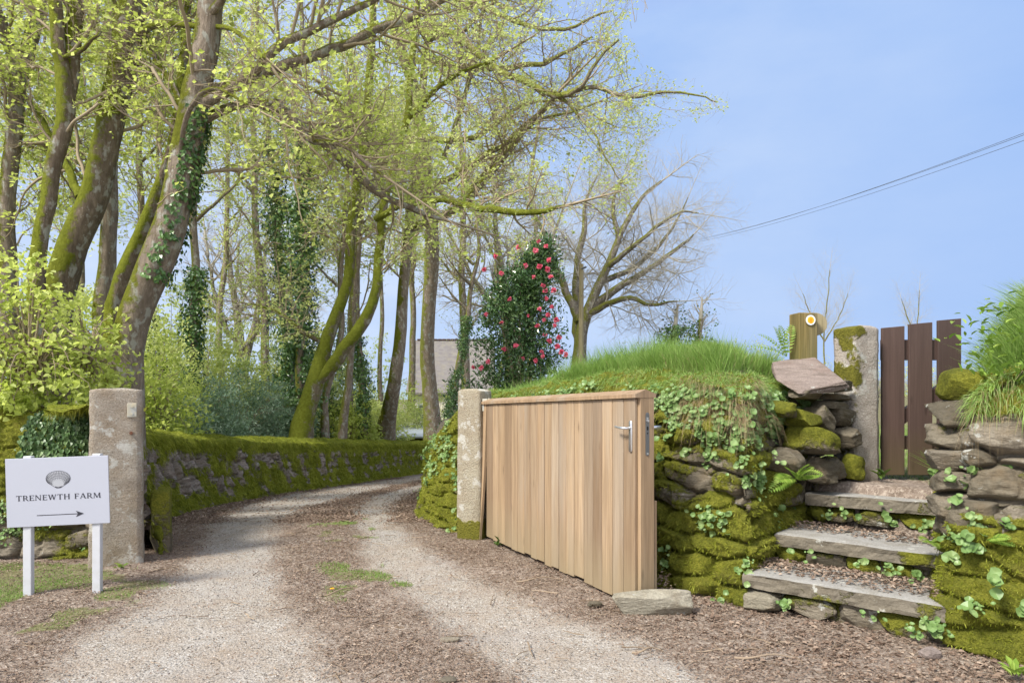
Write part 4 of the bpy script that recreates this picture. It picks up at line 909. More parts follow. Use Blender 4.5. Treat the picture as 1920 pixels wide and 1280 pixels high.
fr_ = lambda x, y: sst(sdist(x, y, POLY_R), .10, .5) * (y < 8.5) * (x > -.3) * np.where((x > 1.7) & (y < 5.15), .3, 1)
grass_patch('grass', 'long soft green grass growing along the top of the hedge bank', 110000, (-.4, 2.7, 4.2, 8.5), fr_, .08, .28, .0038)
grass_patch('grass', 'short grass on the top of the bank further down the lane', 26000, (-1.3, 3, 8.2, 16), lambda x, y: sst(sdist(x, y, POLY_R), .1, .5), .06, .16, .007)
fp_ = lambda x, y: sst(sdist(x, y, POLY_P) + .12 * (y > 3.7), .14, .30) * (x < 3.6)
grass_patch('grass', 'rank tufts of long green grass on top of the right wall end', 26000, (2.2, 3.6, 2.6, 5.2), fp_, .16, .46, .005, bend=.6, dirb=(-.22, -.05))
grass_patch('grass', 'grass of the field beyond the picket gate', 36000, (1.8, 7, 5.0, 11), lambda x, y: (zg(x, y) > .5) * (sdist(x, y, POLY_R) < .1) * (sdist(x, y, POLY_P) < .1), .05, .13, .005)
fl_ = lambda x, y: sst(grassy(x, y), .35, .7)
grass_patch('grass', 'sparse short grass and weeds in the middle of the lane and by the name board', 34000, (-3.8, .3, 3.2, 8), fl_, .012, .05, .003)
grass_patch('grass', 'taller wispy blades standing above the bank turf', 14000, (-.4, 2.7, 4.2, 8.5), lambda x, y: fr_(x, y) * sst(fbm(x * 1.8, y * 1.8, 0, 14, 3), -.1, .3), .20, .46, .0032, bend=.45)
grass_patch('grass', 'straw coloured dead stalks among the green grass of the bank', 7000, (-.4, 2.7, 4.2, 8.5), fr_, .08, .26, .003, mat='dead_grass')
# hanging dry grass and roots over the wall heads
def hanging(gd, n, cond, name, parent, mat, l0, l1, wd, droop=1.1):
    B, N, i = pick(gd, n, cond, r); D = nrm(N + A(0, 0, -.3) + .45 * rndv(r, n)); ln = r.uniform(l0, l1, n)
    V, F = blades(B, D, ln * .8, wd, A(0, 0, -1) * ln[:, None] * droop + .1 * rndv(r, n) * ln[:, None], r)
    return mk(name, V, F, M[mat], parent, rnd=np.repeat(r.random(n), 5))
Tb = gb['P']; nearb = (Tb[..., 1] < 7) & (Tb[..., 0] > -.3)
hanging(gb, 4500, nearb * sst(gb['T'], .84, 1.0) * sst(fbm(Tb[..., 0] * 2, Tb[..., 1] * 2, 0, 12), -.1, .4), 'dry_grass', bank, 'dead_grass', .05, .15, .0018)
hanging(gb, 2600, (Tb[..., 0] > 1.15) & (Tb[..., 0] < 1.75) & (gb['T'] > .86) & (Tb[..., 1] < 5), 'dry_grass', bank, 'dead_grass', .08, .22, .0018)
hanging(gb, 9000, nearb * sst(gb['T'], .96, 1.1), 'overhanging_grass', bank, 'grass', .07, .16, .0035, .6)
hanging(gp, 1500, (gp['T'] > .95) & (gp['P'][..., 0] < 3.4), 'dry_grass', pier, 'dead_grass', .06, .20, .0016)
hanging(gp, 4500, (gp['T'] > 1.0) & (gp['P'][..., 0] < 3.4), 'overhanging_grass', pier, 'grass', .06, .14, .004, .7)
# round pennywort leaves in clusters
def pennywort(name, label, cen, nrmls, per, spread, rad_, cat='plant', flat=.5):
    k = 9; n = len(cen); m = np.maximum(1, r.poisson(per, n)); idx = np.repeat(np.arange(n), m); tot = len(idx)
    N0 = nrmls[idx]; off = rndv(r, tot) * (np.abs(r.normal(0, spread, tot)))[:, None]; off -= (off * N0).sum(-1, keepdims=True) * N0 * .9
    C_ = cen[idx] + off + N0 * r.uniform(.012, .035, tot)[:, None]
    N = nrm(N0 * flat + A(-.1, -.35, .45) + .5 * rndv(r, tot)); U = nrm(np.cross(N, rndv(r, tot))); W_ = np.cross(N, U)
    R_ = r.uniform(*rad_, tot) * r.choice([.55, .8, 1, 1.2], tot); a = np.linspace(0, 2 * np.pi, k, endpoint=False)
    rim = C_[:, None] + (U[:, None] * np.cos(a)[:, None] + W_[:, None] * np.sin(a)[:, None]) * (R_[:, None] * (1 + .07 * np.where(np.arange(k) % 2, 1, -1)))[..., None] + N[:, None] * (R_ * .16)[:, None, None]
    V = np.concatenate([C_[:, None] - N[:, None] * (R_ * .22)[:, None, None], rim], 1).reshape(-1, 3)
    b = np.arange(tot)[:, None, None] * (k + 1); j = np.arange(k)
    F = (b + np.stack([np.zeros(k, int), 1 + j, 1 + (j + 1) % k], -1)[None]).reshape(-1, 3)
    v = np.clip(np.repeat(r.random(n), m)[:, None] * .5 + r.random((tot, 1)) * .4 + np.r_[.25, np.zeros(k)][None], 0, 1)
    return stuff(mk(name, V, F, M['pennywort'], rnd=v.ravel()), label, cat)
wgt = nearb * (gb['T'] < 1.1) * sst(fbm(Tb[..., 0] * 4, Tb[..., 1] * 4, Tb[..., 2] * 4, 33, 3) + .34 * sst(gb['T'], .55, .95), .20, .34)
B, N, _ = pick(gb, 520, wgt, r); pennywort('pennywort', 'clumps of round pennywort leaves growing over the mossy hedge bank', B, N, 7, .045, (.009, .021))
wgt = (Tb[..., 0] > 1.0) * (Tb[..., 1] < 5.1) * sst(gb['T'], .6, .8) * (gb['T'] < 1.15)
B, N, _ = pick(gb, 130, wgt, r); pennywort('pennywort', 'dense pennywort leaves below the grass at the top of the bank near the steps', B, N, 9, .04, (.012, .022))
Tp = gp['P']; B, N, _ = pick(gp, 60, (gp['T'] < .98) * (Tp[..., 0] < 3.3) * sst(fbm(Tp[..., 0] * 4, Tp[..., 1] * 4, Tp[..., 2] * 4, 35, 3), .15, .3), r)
pennywort('pennywort', 'pennywort leaves dotted over the mossy right wall end', B, N, 8, .04, (.011, .024))
Lp = np.array([P(1795, 1010, 3.38), P(1812, 1030, 3.34), P(1840, 1000, 3.36), P(1780, 995, 3.45), P(1862, 1090, 3.2), P(1872, 1110, 3.2), P(1915, 1140, 3.1)]); pennywort('pennywort', 'large pennywort leaves at the right end of the middle step', Lp, np.tile(A(-.3, -.8, .5), (len(Lp), 1)), 6, .035, (.016, .030))
st_ = []
for (a, b, z) in (((1.42, 4.04), (2.17, 3.42), .12), ((1.70, 4.30), (2.40, 3.66), .31), ((2.06, 4.70), (2.7, 4.28), .50)):
    for _ in range(9): t_ = r.random() ** .7; st_.append((a[0] + (b[0] - a[0]) * t_ , a[1] + (b[1] - a[1]) * t_ - .02, z + r.uniform(-.07, .0)))
pennywort('pennywort', 'pennywort leaves hanging under the edges of the steps', np.array(st_), np.tile(A(-.4, -.8, .2), (len(st_), 1)), 6, .03, (.010, .021))
farb = (Tb[..., 1] > 6.1) & (Tb[..., 1] < 9.5)
B, N, _ = pick(gb, 160, farb * (gb['T'] < 1) * sst(fbm(Tb[..., 0] * 3, Tb[..., 1] * 3, Tb[..., 2] * 3, 37, 3), .0, .3), r); pennywort('pennywort', 'small leaves growing in the moss of the bank left of the pale gatepost', B, N, 8, .05, (.010, .02))
# ivy trailing on the left hedge
def ivy_leaves(B, N, ln, rng, flat=.9):
    n = len(B); Dn = nrm(A(0, 0, -1) + .7 * rndv(rng, n)); Nn = nrm(N * flat + A(0, 0, .3) + .45 * rndv(rng, n)); return leaves(B + N * rng.uniform(.01, .05, n)[:, None], Dn, Nn, ln, ln * .95, True)
Tl = gl['P']; wgt = (Tl[..., 0] > -3.9) * sst(gl['T'], .35, .6) * (gl['T'] < 1.6) * sst(fbm(Tl[..., 0] * 3, 0, Tl[..., 2] * 3, 41, 3), -.35, .1) * sst(Tl[..., 2], .55, .75)
B, N, _ = pick(gl, 3400, wgt, r); V, F = ivy_leaves(B, N, r.uniform(.022, .05, len(B)), r)
stuff(mk('ivy', V, F, M['wall_ivy'], rnd=np.repeat(r.random(len(B)), 6)), 'ivy and small pale leaves covering the hedge behind the name board and gatepost', 'ivy')
wgt = (Tl[..., 2] < .45) * (Tl[..., 0] > -5) * sst(fbm(Tl[..., 0] * 3, 3, Tl[..., 2] * 3, 43, 3), .05, .3); B, N, _ = pick(gl, 90, wgt, r)
pennywort('small_weeds', 'small blue green weeds at the foot of the left hedge', B, N, 7, .04, (.008, .016))
# ferns
def fern(c, dirs, L_, label, seed):
    q = rg(seed); t_ = thing('fern', c, label, 'fern', 'small ferns on the walls and steps'); 
    for d in dirs:
        d = nrm(np.array(d, float)); k = 13; s = np.linspace(0, 1, k); sp = np.array(c) + d * (s * L_)[:, None] + A(0, 0, -1) * (s ** 2 * L_ * .35)[:, None]
        T_ = nrm(np.gradient(sp, axis=0)); S_ = nrm(np.cross(T_, A(0, -.6, 1.))); N_ = np.cross(S_, T_); B_, D_, NN, LL = [], [], [], []
        for sg_ in (-1, 1):
            m = np.arange(1, k); B_.append(sp[m]); D_.append(S_[m] * sg_ + T_[m] * .45); NN.append(N_[m]); LL.append(L_ * (.34 if seed < 4 else .14) * np.sin(np.pi * np.clip(s[m] * .82 + .16, 0, 1)) ** .8)
        LL = np.concatenate(LL); V, F = leaves(np.vstack(B_), np.vstack(D_), np.vstack(NN), LL, LL * .34, fold=.05)
        V2, F2 = tubes(sp[None], np.linspace(.0022, .0006, k)[None], 4)
        mk('frond', np.vstack([V, V2]), F + [F2[0] + len(V)], M['fern'], t_, rnd=np.r_[np.repeat(q.random(len(LL)), 4), np.full(len(V2), .2)])
fern(P(1492, 898, 4.32), [(-.8, -.4, .3), (-.5, -.6, .8), (.4, -.7, .9), (.8, -.5, .6), (.2, -.6, 1.), (-1, -.2, -.05)], .19, 'bright green fern growing left of the top step', 1)
fern(P(1745, 1015, 3.72), [(-.8, -.5, .5), (.3, -.7, .6), (-.2, -.8, .2), (.8, -.4, .1)], .12, 'small fern under the right end of the top step', 2)
fern(P(1850, 1012, 3.32), [(.9, -.4, .2), (.5, -.6, .5)], .12, 'small fern beside the large round leaves on the right wall', 3)
fern(P(1475, 668, 5.0), [(-.5, -.1, 1.6), (-.9, 0, 1.2), (.2, 0, 1.7), (-.3, 0, 1.9), (-1.1, 0, .7)], .36, 'feathery green shoots rising from the bank beside the waymarker post', 4)
# leafy weeds
def weed(c, n, L_, label, seed, mat='green', up=.8):
    q = rg(seed); B_ = np.tile(np.array(c, float), (n, 1)) + q.normal(0, .012 if n < 40 else .055, (n, 3)); D_ = nrm(A(0, -.1, up) + q.normal(0, .75, (n, 3)) * A(1, 1, .4)); N_ = nrm(A(0, 0, 1) - D_ * .5)
    V, F = leaves(B_, D_, N_, q.uniform(.6, 1.2, n) * L_, q.uniform(.3, .45, n) * L_, True); o = mk('leafy_plant', V, F, M[mat], rnd=np.repeat(q.random(n), 6)); props(o, label, 'weed', 'leafy weeds along the wall feet'); return o
weed(P(1905, 1262, 3.0), 16, .07, 'bright leafy weed at the foot of the right wall by the frame corner', 1, 'fern')
weed(P(1655, 893, 4.8), 14, .08, 'green weed in front of the picket gate', 2, 'green')
weed(P(1100, 698, 6.2) + A(0, -.1, -.12), 26, .16, 'broad leaved bramble shoot on the bank above the gate', 3, 'fern')
VV, FF, RR, nn = [], [], [], 0
for q, (px, py, Yd) in enumerate(((1822, 640, 3.75), (1860, 660, 3.6), (1895, 640, 3.55), (1845, 700, 3.55), (1900, 700, 3.4), (1830, 600, 3.9), (1880, 590, 3.7))):
    n = 20; D_ = nrm(A(0, -.1, .6) + r.normal(0, .75, (n, 3)) * A(1, 1, .4)); ln = r.uniform(.6, 1.2, n) * .055
    V, F = leaves(P(px, py, Yd) + r.normal(0, .055, (n, 3)), D_, nrm(A(0, 0, 1) - D_ * .5), ln, ln * .45, True); VV.append(V); FF += [f + nn for f in F]; nn += len(V); RR.append(np.repeat(r.random(n) * .7 + .1 * (q % 3), 6))
stuff(mk('undergrowth', np.vstack(VV), FF, M['fern'], rnd=np.concatenate(RR)), 'mixed broad leaved weeds spilling over the top of the right wall end', 'weeds')
weed(P(935, 1018, 5.75), 12, .07, 'small weed under the hinge end of the gate', 4, 'green')
weed(P(228, 1062, 5.0) , 7, .06, 'pair of pale green leaves at the foot of the tall gatepost', 5, 'fern')
# dandelion
B_ = np.tile(A(*P(622, 1108, 4.42)[:2], .012), (26, 1)); a = r.uniform(0, 2 * np.pi, 26); V, F = leaves(B_, np.stack([np.cos(a), np.sin(a), .4 + 0 * a], -1), np.tile(A(0, 0, 1), (26, 1)), .02, .007)
props(mk('dandelion_flower', V, F, M['yellow'], rnd=.5), 'tiny yellow dandelion flower between the wheel tracks', 'flower')

# ------------------------------------------------------------------ fallen leaves, twigs, grit
def dens(x, y):
    o_ = (sdist(x, y, POLY_R) < .02) & (sdist(x, y, POLY_L) < .02) & (sdist(x, y, POLY_P) < .02) & (zg(x, y) < .15)
    return o_ * (1 - .93 * track(x, y)) * (1 - .6 * grassy(x, y)) * (.55 + .45 * sst(fbm(x * 3, y * 3, 0, 91, 3), -.3, .3))
def flakes(x, y, z, ln, nr, asp=(.35, .8), fine=False, tilt=.35):
    n = len(x); a = r.uniform(0, 2 * np.pi, n); D = nrm(np.stack([np.cos(a), np.sin(a), r.normal(0, .25, n)], -1)); N = nrm(nr + tilt * rndv(r, n)); w_ = r.uniform(*asp, n) * ln
    return leaves(np.stack([x, y, z], -1), D, N, ln, w_, fine, .18)
for nm, lb, n, bx_, l0, l1, pw_, fn in (('fallen_leaves', 'small brown fallen leaves and bark crumbs covering the lane verges', 150000, (-4.2, 3.4, 2.3, 7.5), .005, .020, 2.0, dens),
                       ('fallen_leaves', 'brown fallen leaves along the lane further on', 60000, (-4.4, .2, 7, 18), .015, .04, 1., dens),
                       ('beech_leaves', 'larger dry beech leaves piled below the gate and the steps', 3200, (.2, 3.2, 2.6, 5.2), .016, .040, 1.6, lambda x, y: dens(x, y) * sst(x + .55 * y, 2.7, 3.3))):
    x, y = on_ground(n, *bx_, fn); n = len(x); ln = l0 + (l1 - l0) * r.random(n) ** pw_
    V, F = flakes(x, y, zg(x, y) + r.uniform(.001, .010, n), ln, A(0, 0, 1), fine=nm == 'beech_leaves', tilt=.55)
    v = np.clip(r.beta(1.6, 2.2, n) + .12 * fbm(x * 2, y * 2, 0, 92), 0, 1); stuff(mk(nm, V, F, M['litter'], rnd=np.repeat(v, 6 if nm == 'beech_leaves' else 4)), lb, 'leaves')
# litter on the treads and behind the kerb stone
xs, ys, zs = [], [], []
for (a, b, z, d0, d1, n) in (((1.40, 4.09), (2.18, 3.45), .217, .02, .30, 1500), ((1.68, 4.34), (2.42, 3.68), .402, .12, .34, 700), ((2.03, 4.76), (2.62, 4.35), .60, .20, .48, 900)):
    a = np.array(a); b = np.array(b); e_ = nrm(b - a); nb_ = A(-e_[1], e_[0]); u = r.random(n); v = d0 + (d1 - d0) * np.sqrt(r.random(n)); p = a + (b - a) * u[:, None] + nb_ * v[:, None]
    xs.append(p[:, 0]); ys.append(p[:, 1]); zs.append(np.full(n, z) + (v - d0) * .10 + r.uniform(0, .006, n))
xs.append(r.uniform(.86, 1.0, 120)); ys.append(r.uniform(4.1, 4.5, 120)); zs.append(r.uniform(.02, .13, 120))
x, y, z = map(np.concatenate, (xs, ys, zs)); ln = r.uniform(.010, .036, len(x)); V, F = flakes(x, y, z, ln, A(0, 0, 1), tilt=.6)
stuff(mk('fallen_leaves', V, F, M['litter'], rnd=np.repeat(np.clip(r.beta(2.4, 1.8, len(x)), 0, 1), 4)), 'pale dry leaves lying along the step treads', 'leaves')
# grit and chips on the tracks: little angular flakes of stone
x, y = on_ground(45000, -3.2, 1.6, 2.3, 7.2, lambda x, y: track(x, y) * (zg(x, y) < .1) * (sdist(x, y, POLY_L) < 0)); n = len(x); ln = .003 + .008 * r.random(n) ** 3
C_ = np.stack([x, y, zg(x, y) - .008], -1); tt = rndv(r, n * 4).reshape(n, 4, 3) * (ln[:, None, None] * A(1, 1, .7)); V = (C_[:, None] + tt * .7).reshape(-1, 3); b = np.arange(n)[:, None] * 4
g = G('grit'); rr_ = g.ramp(g.at('rnd'), (0., (.13, .115, .10)), (.5, (.31, .28, .25)), (1., (.46, .44, .41))); g.out(rr_, .9, spec=.2)
stuff(mk('grit', V, [np.vstack([b + np.array(q) for q in ((0, 1, 2), (0, 2, 3), (0, 3, 1), (1, 3, 2))])], g.m, rnd=np.repeat(r.random(n), 4)), 'loose grey grit lying on the two wheel tracks', 'gravel')
# twigs
x, y = on_ground(1500, -4, 3.2, 2.4, 9, lambda x, y: np.clip(dens(x, y) + .10, 0, 1) * (zg(x, y) < .2)); n = len(x); k = 5; a = r.uniform(0, 2 * np.pi, n); ln = .03 + .16 * r.random(n) ** 2.5
s = np.linspace(-.5, .5, k); px_ = x[:, None] + np.cos(a)[:, None] * ln[:, None] * s + r.normal(0, .004, (n, k)); py_ = y[:, None] + np.sin(a)[:, None] * ln[:, None] * s + r.normal(0, .004, (n, k))
Pt = np.stack([px_, py_, zg(px_, py_) + .006 + r.normal(0, .002, (n, k))], -1); R_ = (r.uniform(.0008, .0022, n) * (1 + ln * 6))[:, None] * np.linspace(1, .6, k)
V, F = tubes(Pt, R_, 5); stuff(mk('twigs', V, F, M['stick'], rnd=np.repeat(r.random(n), k * 5)), 'thin dead twigs scattered over the lane', 'twigs')
for q, (px, py, l_, a_, lab) in enumerate(((1010, 1088, .30, .1, 'curved dead stick lying on the right wheel track near the gate'), (640, 1110, .22, .6, 'forked dead stick beside the dandelion'), (1440, 1235, .32, -.2, 'long bent twig in the litter below the steps'), (1215, 1222, .16, -.1, 'pale stick on the right wheel track'))):
    Yq = F0 * EYE / (py - HY); c = P(px, py, Yq); s = np.linspace(-.5, .5, 9); Pt = np.stack([c[0] + math.cos(a_) * l_ * s, c[1] + math.sin(a_) * l_ * s + .03 * np.sin(s * 5), 0 * s + .012 + .01 * np.cos(s * 6)], -1)
    V, F = tubes(Pt[None], np.linspace(.006, .002, 9)[None], 7); props(mk('stick', V, F, M['stick'], rnd=.7), lab, 'stick')
# ------------------------------------------------------------------ trees
def interp(Pt, t):
    """points on polylines (N,k,3) at parameters t (N,m)"""
    k = Pt.shape[1]; q = np.clip(t, 0, 1) * (k - 1); i = np.minimum(q.astype(int), k - 2); f = (q - i)[..., None]
    n = np.arange(len(Pt))[:, None]; return Pt[n, i] * (1 - f) + Pt[n, i + 1] * f, nrm(Pt[n, i + 1] - Pt[n, i])
def grow(rng, Pt, R, m, t0, t1, L_, ang, k, wander, trop, rr, bias=None, tpow=1.):
    """children of polylines: returns (N*m,k,3), (N*m,k)"""
    N = len(Pt); t = t0 + (t1 - t0) * ((np.arange(m) + rng.random((N, m))) / m) ** tpow
    B, T = interp(Pt, t); r0 = np.stack([np.interp(t[i], np.linspace(0, 1, R.shape[1]), R[i]) for i in range(N)]) if N < 4000 else R[np.arange(N)[:, None], np.clip((t * (R.shape[1] - 1)).astype(int), 0, R.shape[1] - 1)]
    B = B.reshape(-1, 3); T = T.reshape(-1, 3); r0 = r0.ravel(); n = len(B)
    Q = nrm(np.cross(T, rndv(rng, n))); a = rng.normal(ang, .2, n)[:, None]
    D = T * np.cos(a) + Q * np.sin(a)
    if bias is not None: D = D + bias
    D = nrm(D); ln = L_ * rng.uniform(.55, 1.25, n) * (1 - .45 * t.ravel()); out = [B]; st = (ln / (k - 1))[:, None]
    for _ in range(k - 1):
        D = nrm(D + wander * rndv(rng, n) + np.array(trop)); out.append(out[-1] + D * st)
    rc = np.minimum(r0 * rr, r0 * .95); return np.stack(out, 1), np.maximum(rc, .0012)[:, None] * np.linspace(1, .3, k)
def spray(rng, Pt, per, size, horiz=.8, t0=.4, jit=.012):
    N = len(Pt); t = rng.uniform(t0, 1.02, (N, per)); B, T = interp(Pt, t); B = B.reshape(-1, 3); T = T.reshape(-1, 3); n = len(B)
    D = nrm(T * .5 + rndv(rng, n) * A(1, 1, .45)); Nn = nrm(A(0, 0, horiz) + rndv(rng, n) * .7); ln = size * rng.uniform(.45, 1.4, n)
    return B + rng.normal(0, jit, (n, 3)), D, Nn, ln
CUT = [0]
def tree(name, label, limbs, seed, bark='bark', leafc='lime', n1=9, n2=7, n3=5, L1=1.3, L2=.65, L3=.32, leaf=.045, per=4, ivy=None, twigc='twig', trunk_l=1, group=None,
         t0=.25, wander=.22, trop=(0, 0, .02), keep=None, leafkeep=None, cat='tree', lowcut=None, base=None, sides=16, fine=False, tw=1., rr=(.45, .5, .55)):
    """limbs: list of pixel/depth polylines [(px, py, Y, width_px), ...]; the first trunk_l are trunks. Or world polylines if 5-tuples are absent."""
    rng = rg(seed); PL, RL = [], []
    for lb in limbs:
        a = np.array(lb, float)
        if a.shape[1] == 4: w3 = np.array([P(*q[:3]) for q in a]); rr_ = a[:, 3] / F0 * a[:, 2] / 2; s_ = spline(np.c_[w3, rr_], 26)
        else: s_ = spline(a[:, 1:], 26)
        w_ = s_[:, :3].copy(); seg = np.linalg.norm(w_[-1] - w_[0]); w_[3:-1] += (.005 if len(PL) < trunk_l else .012) * seg * np.stack([fbm(np.arange(22) * .35, seed + 3 * i, 0, seed + len(PL), 2) for i in range(3)], 1)
        PL.append(w_); RL.append(np.maximum(s_[:, 3], .006))
    PL = np.array(PL); RL = np.array(RL); PL[:trunk_l, 0, 2] -= 1.3 if PL[0, 0, 1] < 8 else .5
    b = PL[0, 0] if base is None else np.array(base); tr = thing(name, b, label, cat, group)
    K = np.linspace(0, 1, 26); RT = RL.copy(); RT[:trunk_l] *= 1 + .35 * np.exp(-K * 22)
    V, F = tubes(PL, RT, sides, bump=.14); mk('trunk', V, F, M[bark], tr, True, rnd=.5)
    P1, R1 = [], []
    for i in range(len(PL)):
        m = n1 if i >= trunk_l else max(3, int(n1 * .8)); ll = np.linalg.norm(PL[i, -1] - PL[i, 0]); lf = L1 * (1 if i >= trunk_l else 1.1)
        a_, b_ = grow(rng, PL[i:i + 1], RL[i:i + 1], m, t0 if i >= trunk_l else max(t0, .35), .98, lf, .95, 12, wander, trop, rr[0]); P1.append(a_); R1.append(np.minimum(b_, .0125 * lf))
    P1 = np.vstack(P1); R1 = np.vstack(R1)
    P1 = np.vstack([P1, np.repeat(PL[:, -1:], 12, 1) + np.linspace(0, 1, 12)[None, :, None] * (nrm(PL[:, -1:] - PL[:, -3:-2]) * L1 * .7)]); R1 = np.vstack([R1, np.repeat(RL[:, -1:], 12, 1) * np.linspace(1, .3, 12)])
    P2, R2 = grow(rng, P1, R1, n2, .12, 1., L2, .85, 8, wander, trop, rr[1])
    P3, R3 = grow(rng, P2, R2, n3, .12, 1., L3, .75, 5, wander * .8, (0, 0, .03), rr[2])
    k1, k2, k3 = [np.ones(len(q), bool) for q in (P1, P2, P3)]
    if keep is not None: k1, k2, k3 = keep(P1[:, -1]), keep(P2[:, -1]), keep(P3[:, -1])
    P1, R1, P2, R2, P3, R3 = P1[k1], R1[k1] * tw, P2[k2], R2[k2] * tw, P3[k3], R3[k3] * tw
    P1 = P1 + np.stack([fbm(P1[..., 0] * 2.2, P1[..., 1] * 2.2, P1[..., 2] * 2.2 + 9 * j, seed, 2) for j in range(3)], -1) * (.16 * np.linspace(0, 1, 12)[None, :, None]) * 0
    V1, F1 = tubes(P1, R1, 6); V2, F2 = tubes(P2, R2, 4); V3, F3 = tubes(P3, R3, 3)
    mk('branches', np.vstack([V1, V2, V3]), [F1[0], F2[0] + len(V1), F3[0] + len(V1) + len(V2)], M[twigc], tr, True, rnd=.4)
    if per:
        B, D, N, ln = spray(rng, np.vstack([P3]), per, leaf); B2, D2, N2, l2 = spray(rng, P2, max(1, per // 2), leaf, t0=.4)
        B, D, N, ln = np.vstack([B, B2]), np.vstack([D, D2]), np.vstack([N, N2]), np.r_[ln, l2]
        w_ = fbm(B[:, 0] * .9, B[:, 1] * .9, B[:, 2] * .9, seed, 3); kk = w_ + rng.normal(0, .25, len(B)) > -.30
        if leafkeep is not None: kk &= leafkeep(B, rng)
        B, D, N, ln, w_ = B[kk], D[kk], N[kk], ln[kk], w_[kk]
        V, F = leaves(B, D, N, ln, ln * rng.uniform(.55, .8, len(ln)), fine); v = np.clip(.45 + .5 * w_ + rng.normal(0, .2, len(B)), 0, 1)
        mk('foliage', V, F, M[leafc], tr, rnd=np.repeat(v, 6 if fine else 4)); CUT[0] += len(B)
    if ivy:
        for (li, a0, a1, n, th, sz, *sd_) in ivy:
            t = rng.uniform(a0, a1, n); p, T = interp(PL[li:li + 1], t[None]); p, T = p[0], T[0]; r0 = np.interp(t, K, RL[li]); q = nrm(np.cross(T, rndv(rng, n)))
            cl_ = fbm(p[:, 0] * 2 + q[:, 0], p[:, 1] * 2, p[:, 2] * 2 + q[:, 2], seed + 4, 3); kk = cl_ + rng.normal(0, .1, n) > -.12; kk &= (q[:, 0] * sd_[0][0] + q[:, 1] * sd_[0][1] > .25) if sd_ else True; p, T, r0, q, cl_ = p[kk], T[kk], r0[kk], q[kk], cl_[kk]; n = len(p)
            B = p + q * (r0 + th * rng.random(n) ** 1.3 * (1.1 + 1.4 * cl_))[:, None]
            V, F = leaves(B, nrm(A(0, 0, -1) + .8 * rndv(rng, n)), nrm(q + A(0, 0, .35) + .5 * rndv(rng, n)), sz * rng.uniform(.6, 1.2, n), sz * rng.uniform(.6, 1.0, n))
            mk('ivy', V, F, M['ivy'], tr, rnd=np.repeat(np.clip(.4 + .8 * cl_ + rng.normal(0, .2, n), 0, 1), 4))
    return tr
def pxy(Q): return CX + Q[:, 0] / np.maximum(Q[:, 1], .1) * F0, HY - (Q[:, 2] - EYE) / np.maximum(Q[:, 1], .1) * F0
def skyline(Q, pad=0):
    """crowns end where the open sky over the field begins (a vertical plane through the lane edge, in plan and height)"""
    x, y = pxy(Q); lim = np.interp(y, [-300, 0, 60, 130, 170, 200, 260, 400, 620], [1230, 1200, 1170, 1230, 1330, 1370, 1220, 1190, 1120]); return (x < lim + pad) & (Q[:, 1] > 2.2)

def front(Q, Y0):
    """thin out twigs on the road side of the big trunks"""
    return ~((Q[:, 1] < Y0 - .15) & (pxy(Q)[0] < 440) & (vn(Q[:, 0] * 3, Q[:, 1] * 3, Q[:, 2] * 3, 2) < .45))
# the two big beeches behind the left gatepost
tree('beech_tree', 'big grey mossy beech leaning right behind the tall gatepost',
     [[(230, 735, 6.9, 58), (246, 610, 6.9, 56), (296, 480, 6.9, 62), (330, 372, 6.9, 54), (352, 270, 6.9, 52), (366, 187, 6.9, 50), (384, 90, 6.9, 46), (396, 0, 6.9, 42), (408, -160, 6.9, 36)],
      [(366, 175, 6.95, 24), (430, 165, 7.0, 23), (480, 140, 7.1, 20), (560, 118, 7.2, 19), (640, 85, 7.4, 17), (720, 50, 7.6, 16), (820, 10, 7.8, 13), (930, -40, 8, 9)],
      [(372, 200, 6.9, 22), (440, 160, 6.8, 20), (520, 90, 6.7, 17), (620, 40, 6.6, 14), (720, -10, 6.4, 12), (850, -90, 6.2, 7)],
      [(362, 240, 6.95, 16), (410, 210, 7.0, 17), (470, 190, 7.2, 16), (530, 215, 7.4, 16), (590, 258, 7.6, 16), (650, 310, 7.8, 15), (710, 362, 8.0, 13), (770, 392, 8.2, 11), (826, 410, 8.4, 6)],
      [(470, 190, 7.2, 12), (530, 200, 7.0, 13), (580, 260, 7.0, 12), (640, 272, 6.9, 9), (720, 330, 6.8, 6)],
      [(330, 330, 6.9, 10), (356, 210, 6.6, 9), (400, 165, 6.4, 7), (470, 200, 6.1, 4)],
      [(385, 40, 6.9, 17), (440, -30, 6.6, 14), (540, -110, 6.2, 10), (700, -200, 5.8, 6)],
      [(352, 225, 6.9, 12), (300, 120, 7.5, 9), (240, 20, 8.2, 6)]], 11, 'bark', 'lime', 12, 8, 6, 1.35, .7, .34, .052, 5, ivy=[(0, .24, .60, 2600, .05, .055, (1, -.1))], keep=lambda Q: skyline(Q) & front(Q, 6.9), sides=22,
     leafkeep=lambda B, q: q.random(len(B)) < np.interp(pxy(B)[0], [300, 700, 1000], [1, .95, .7]) * np.where(B[:, 1] < 6.7, .35, 1))
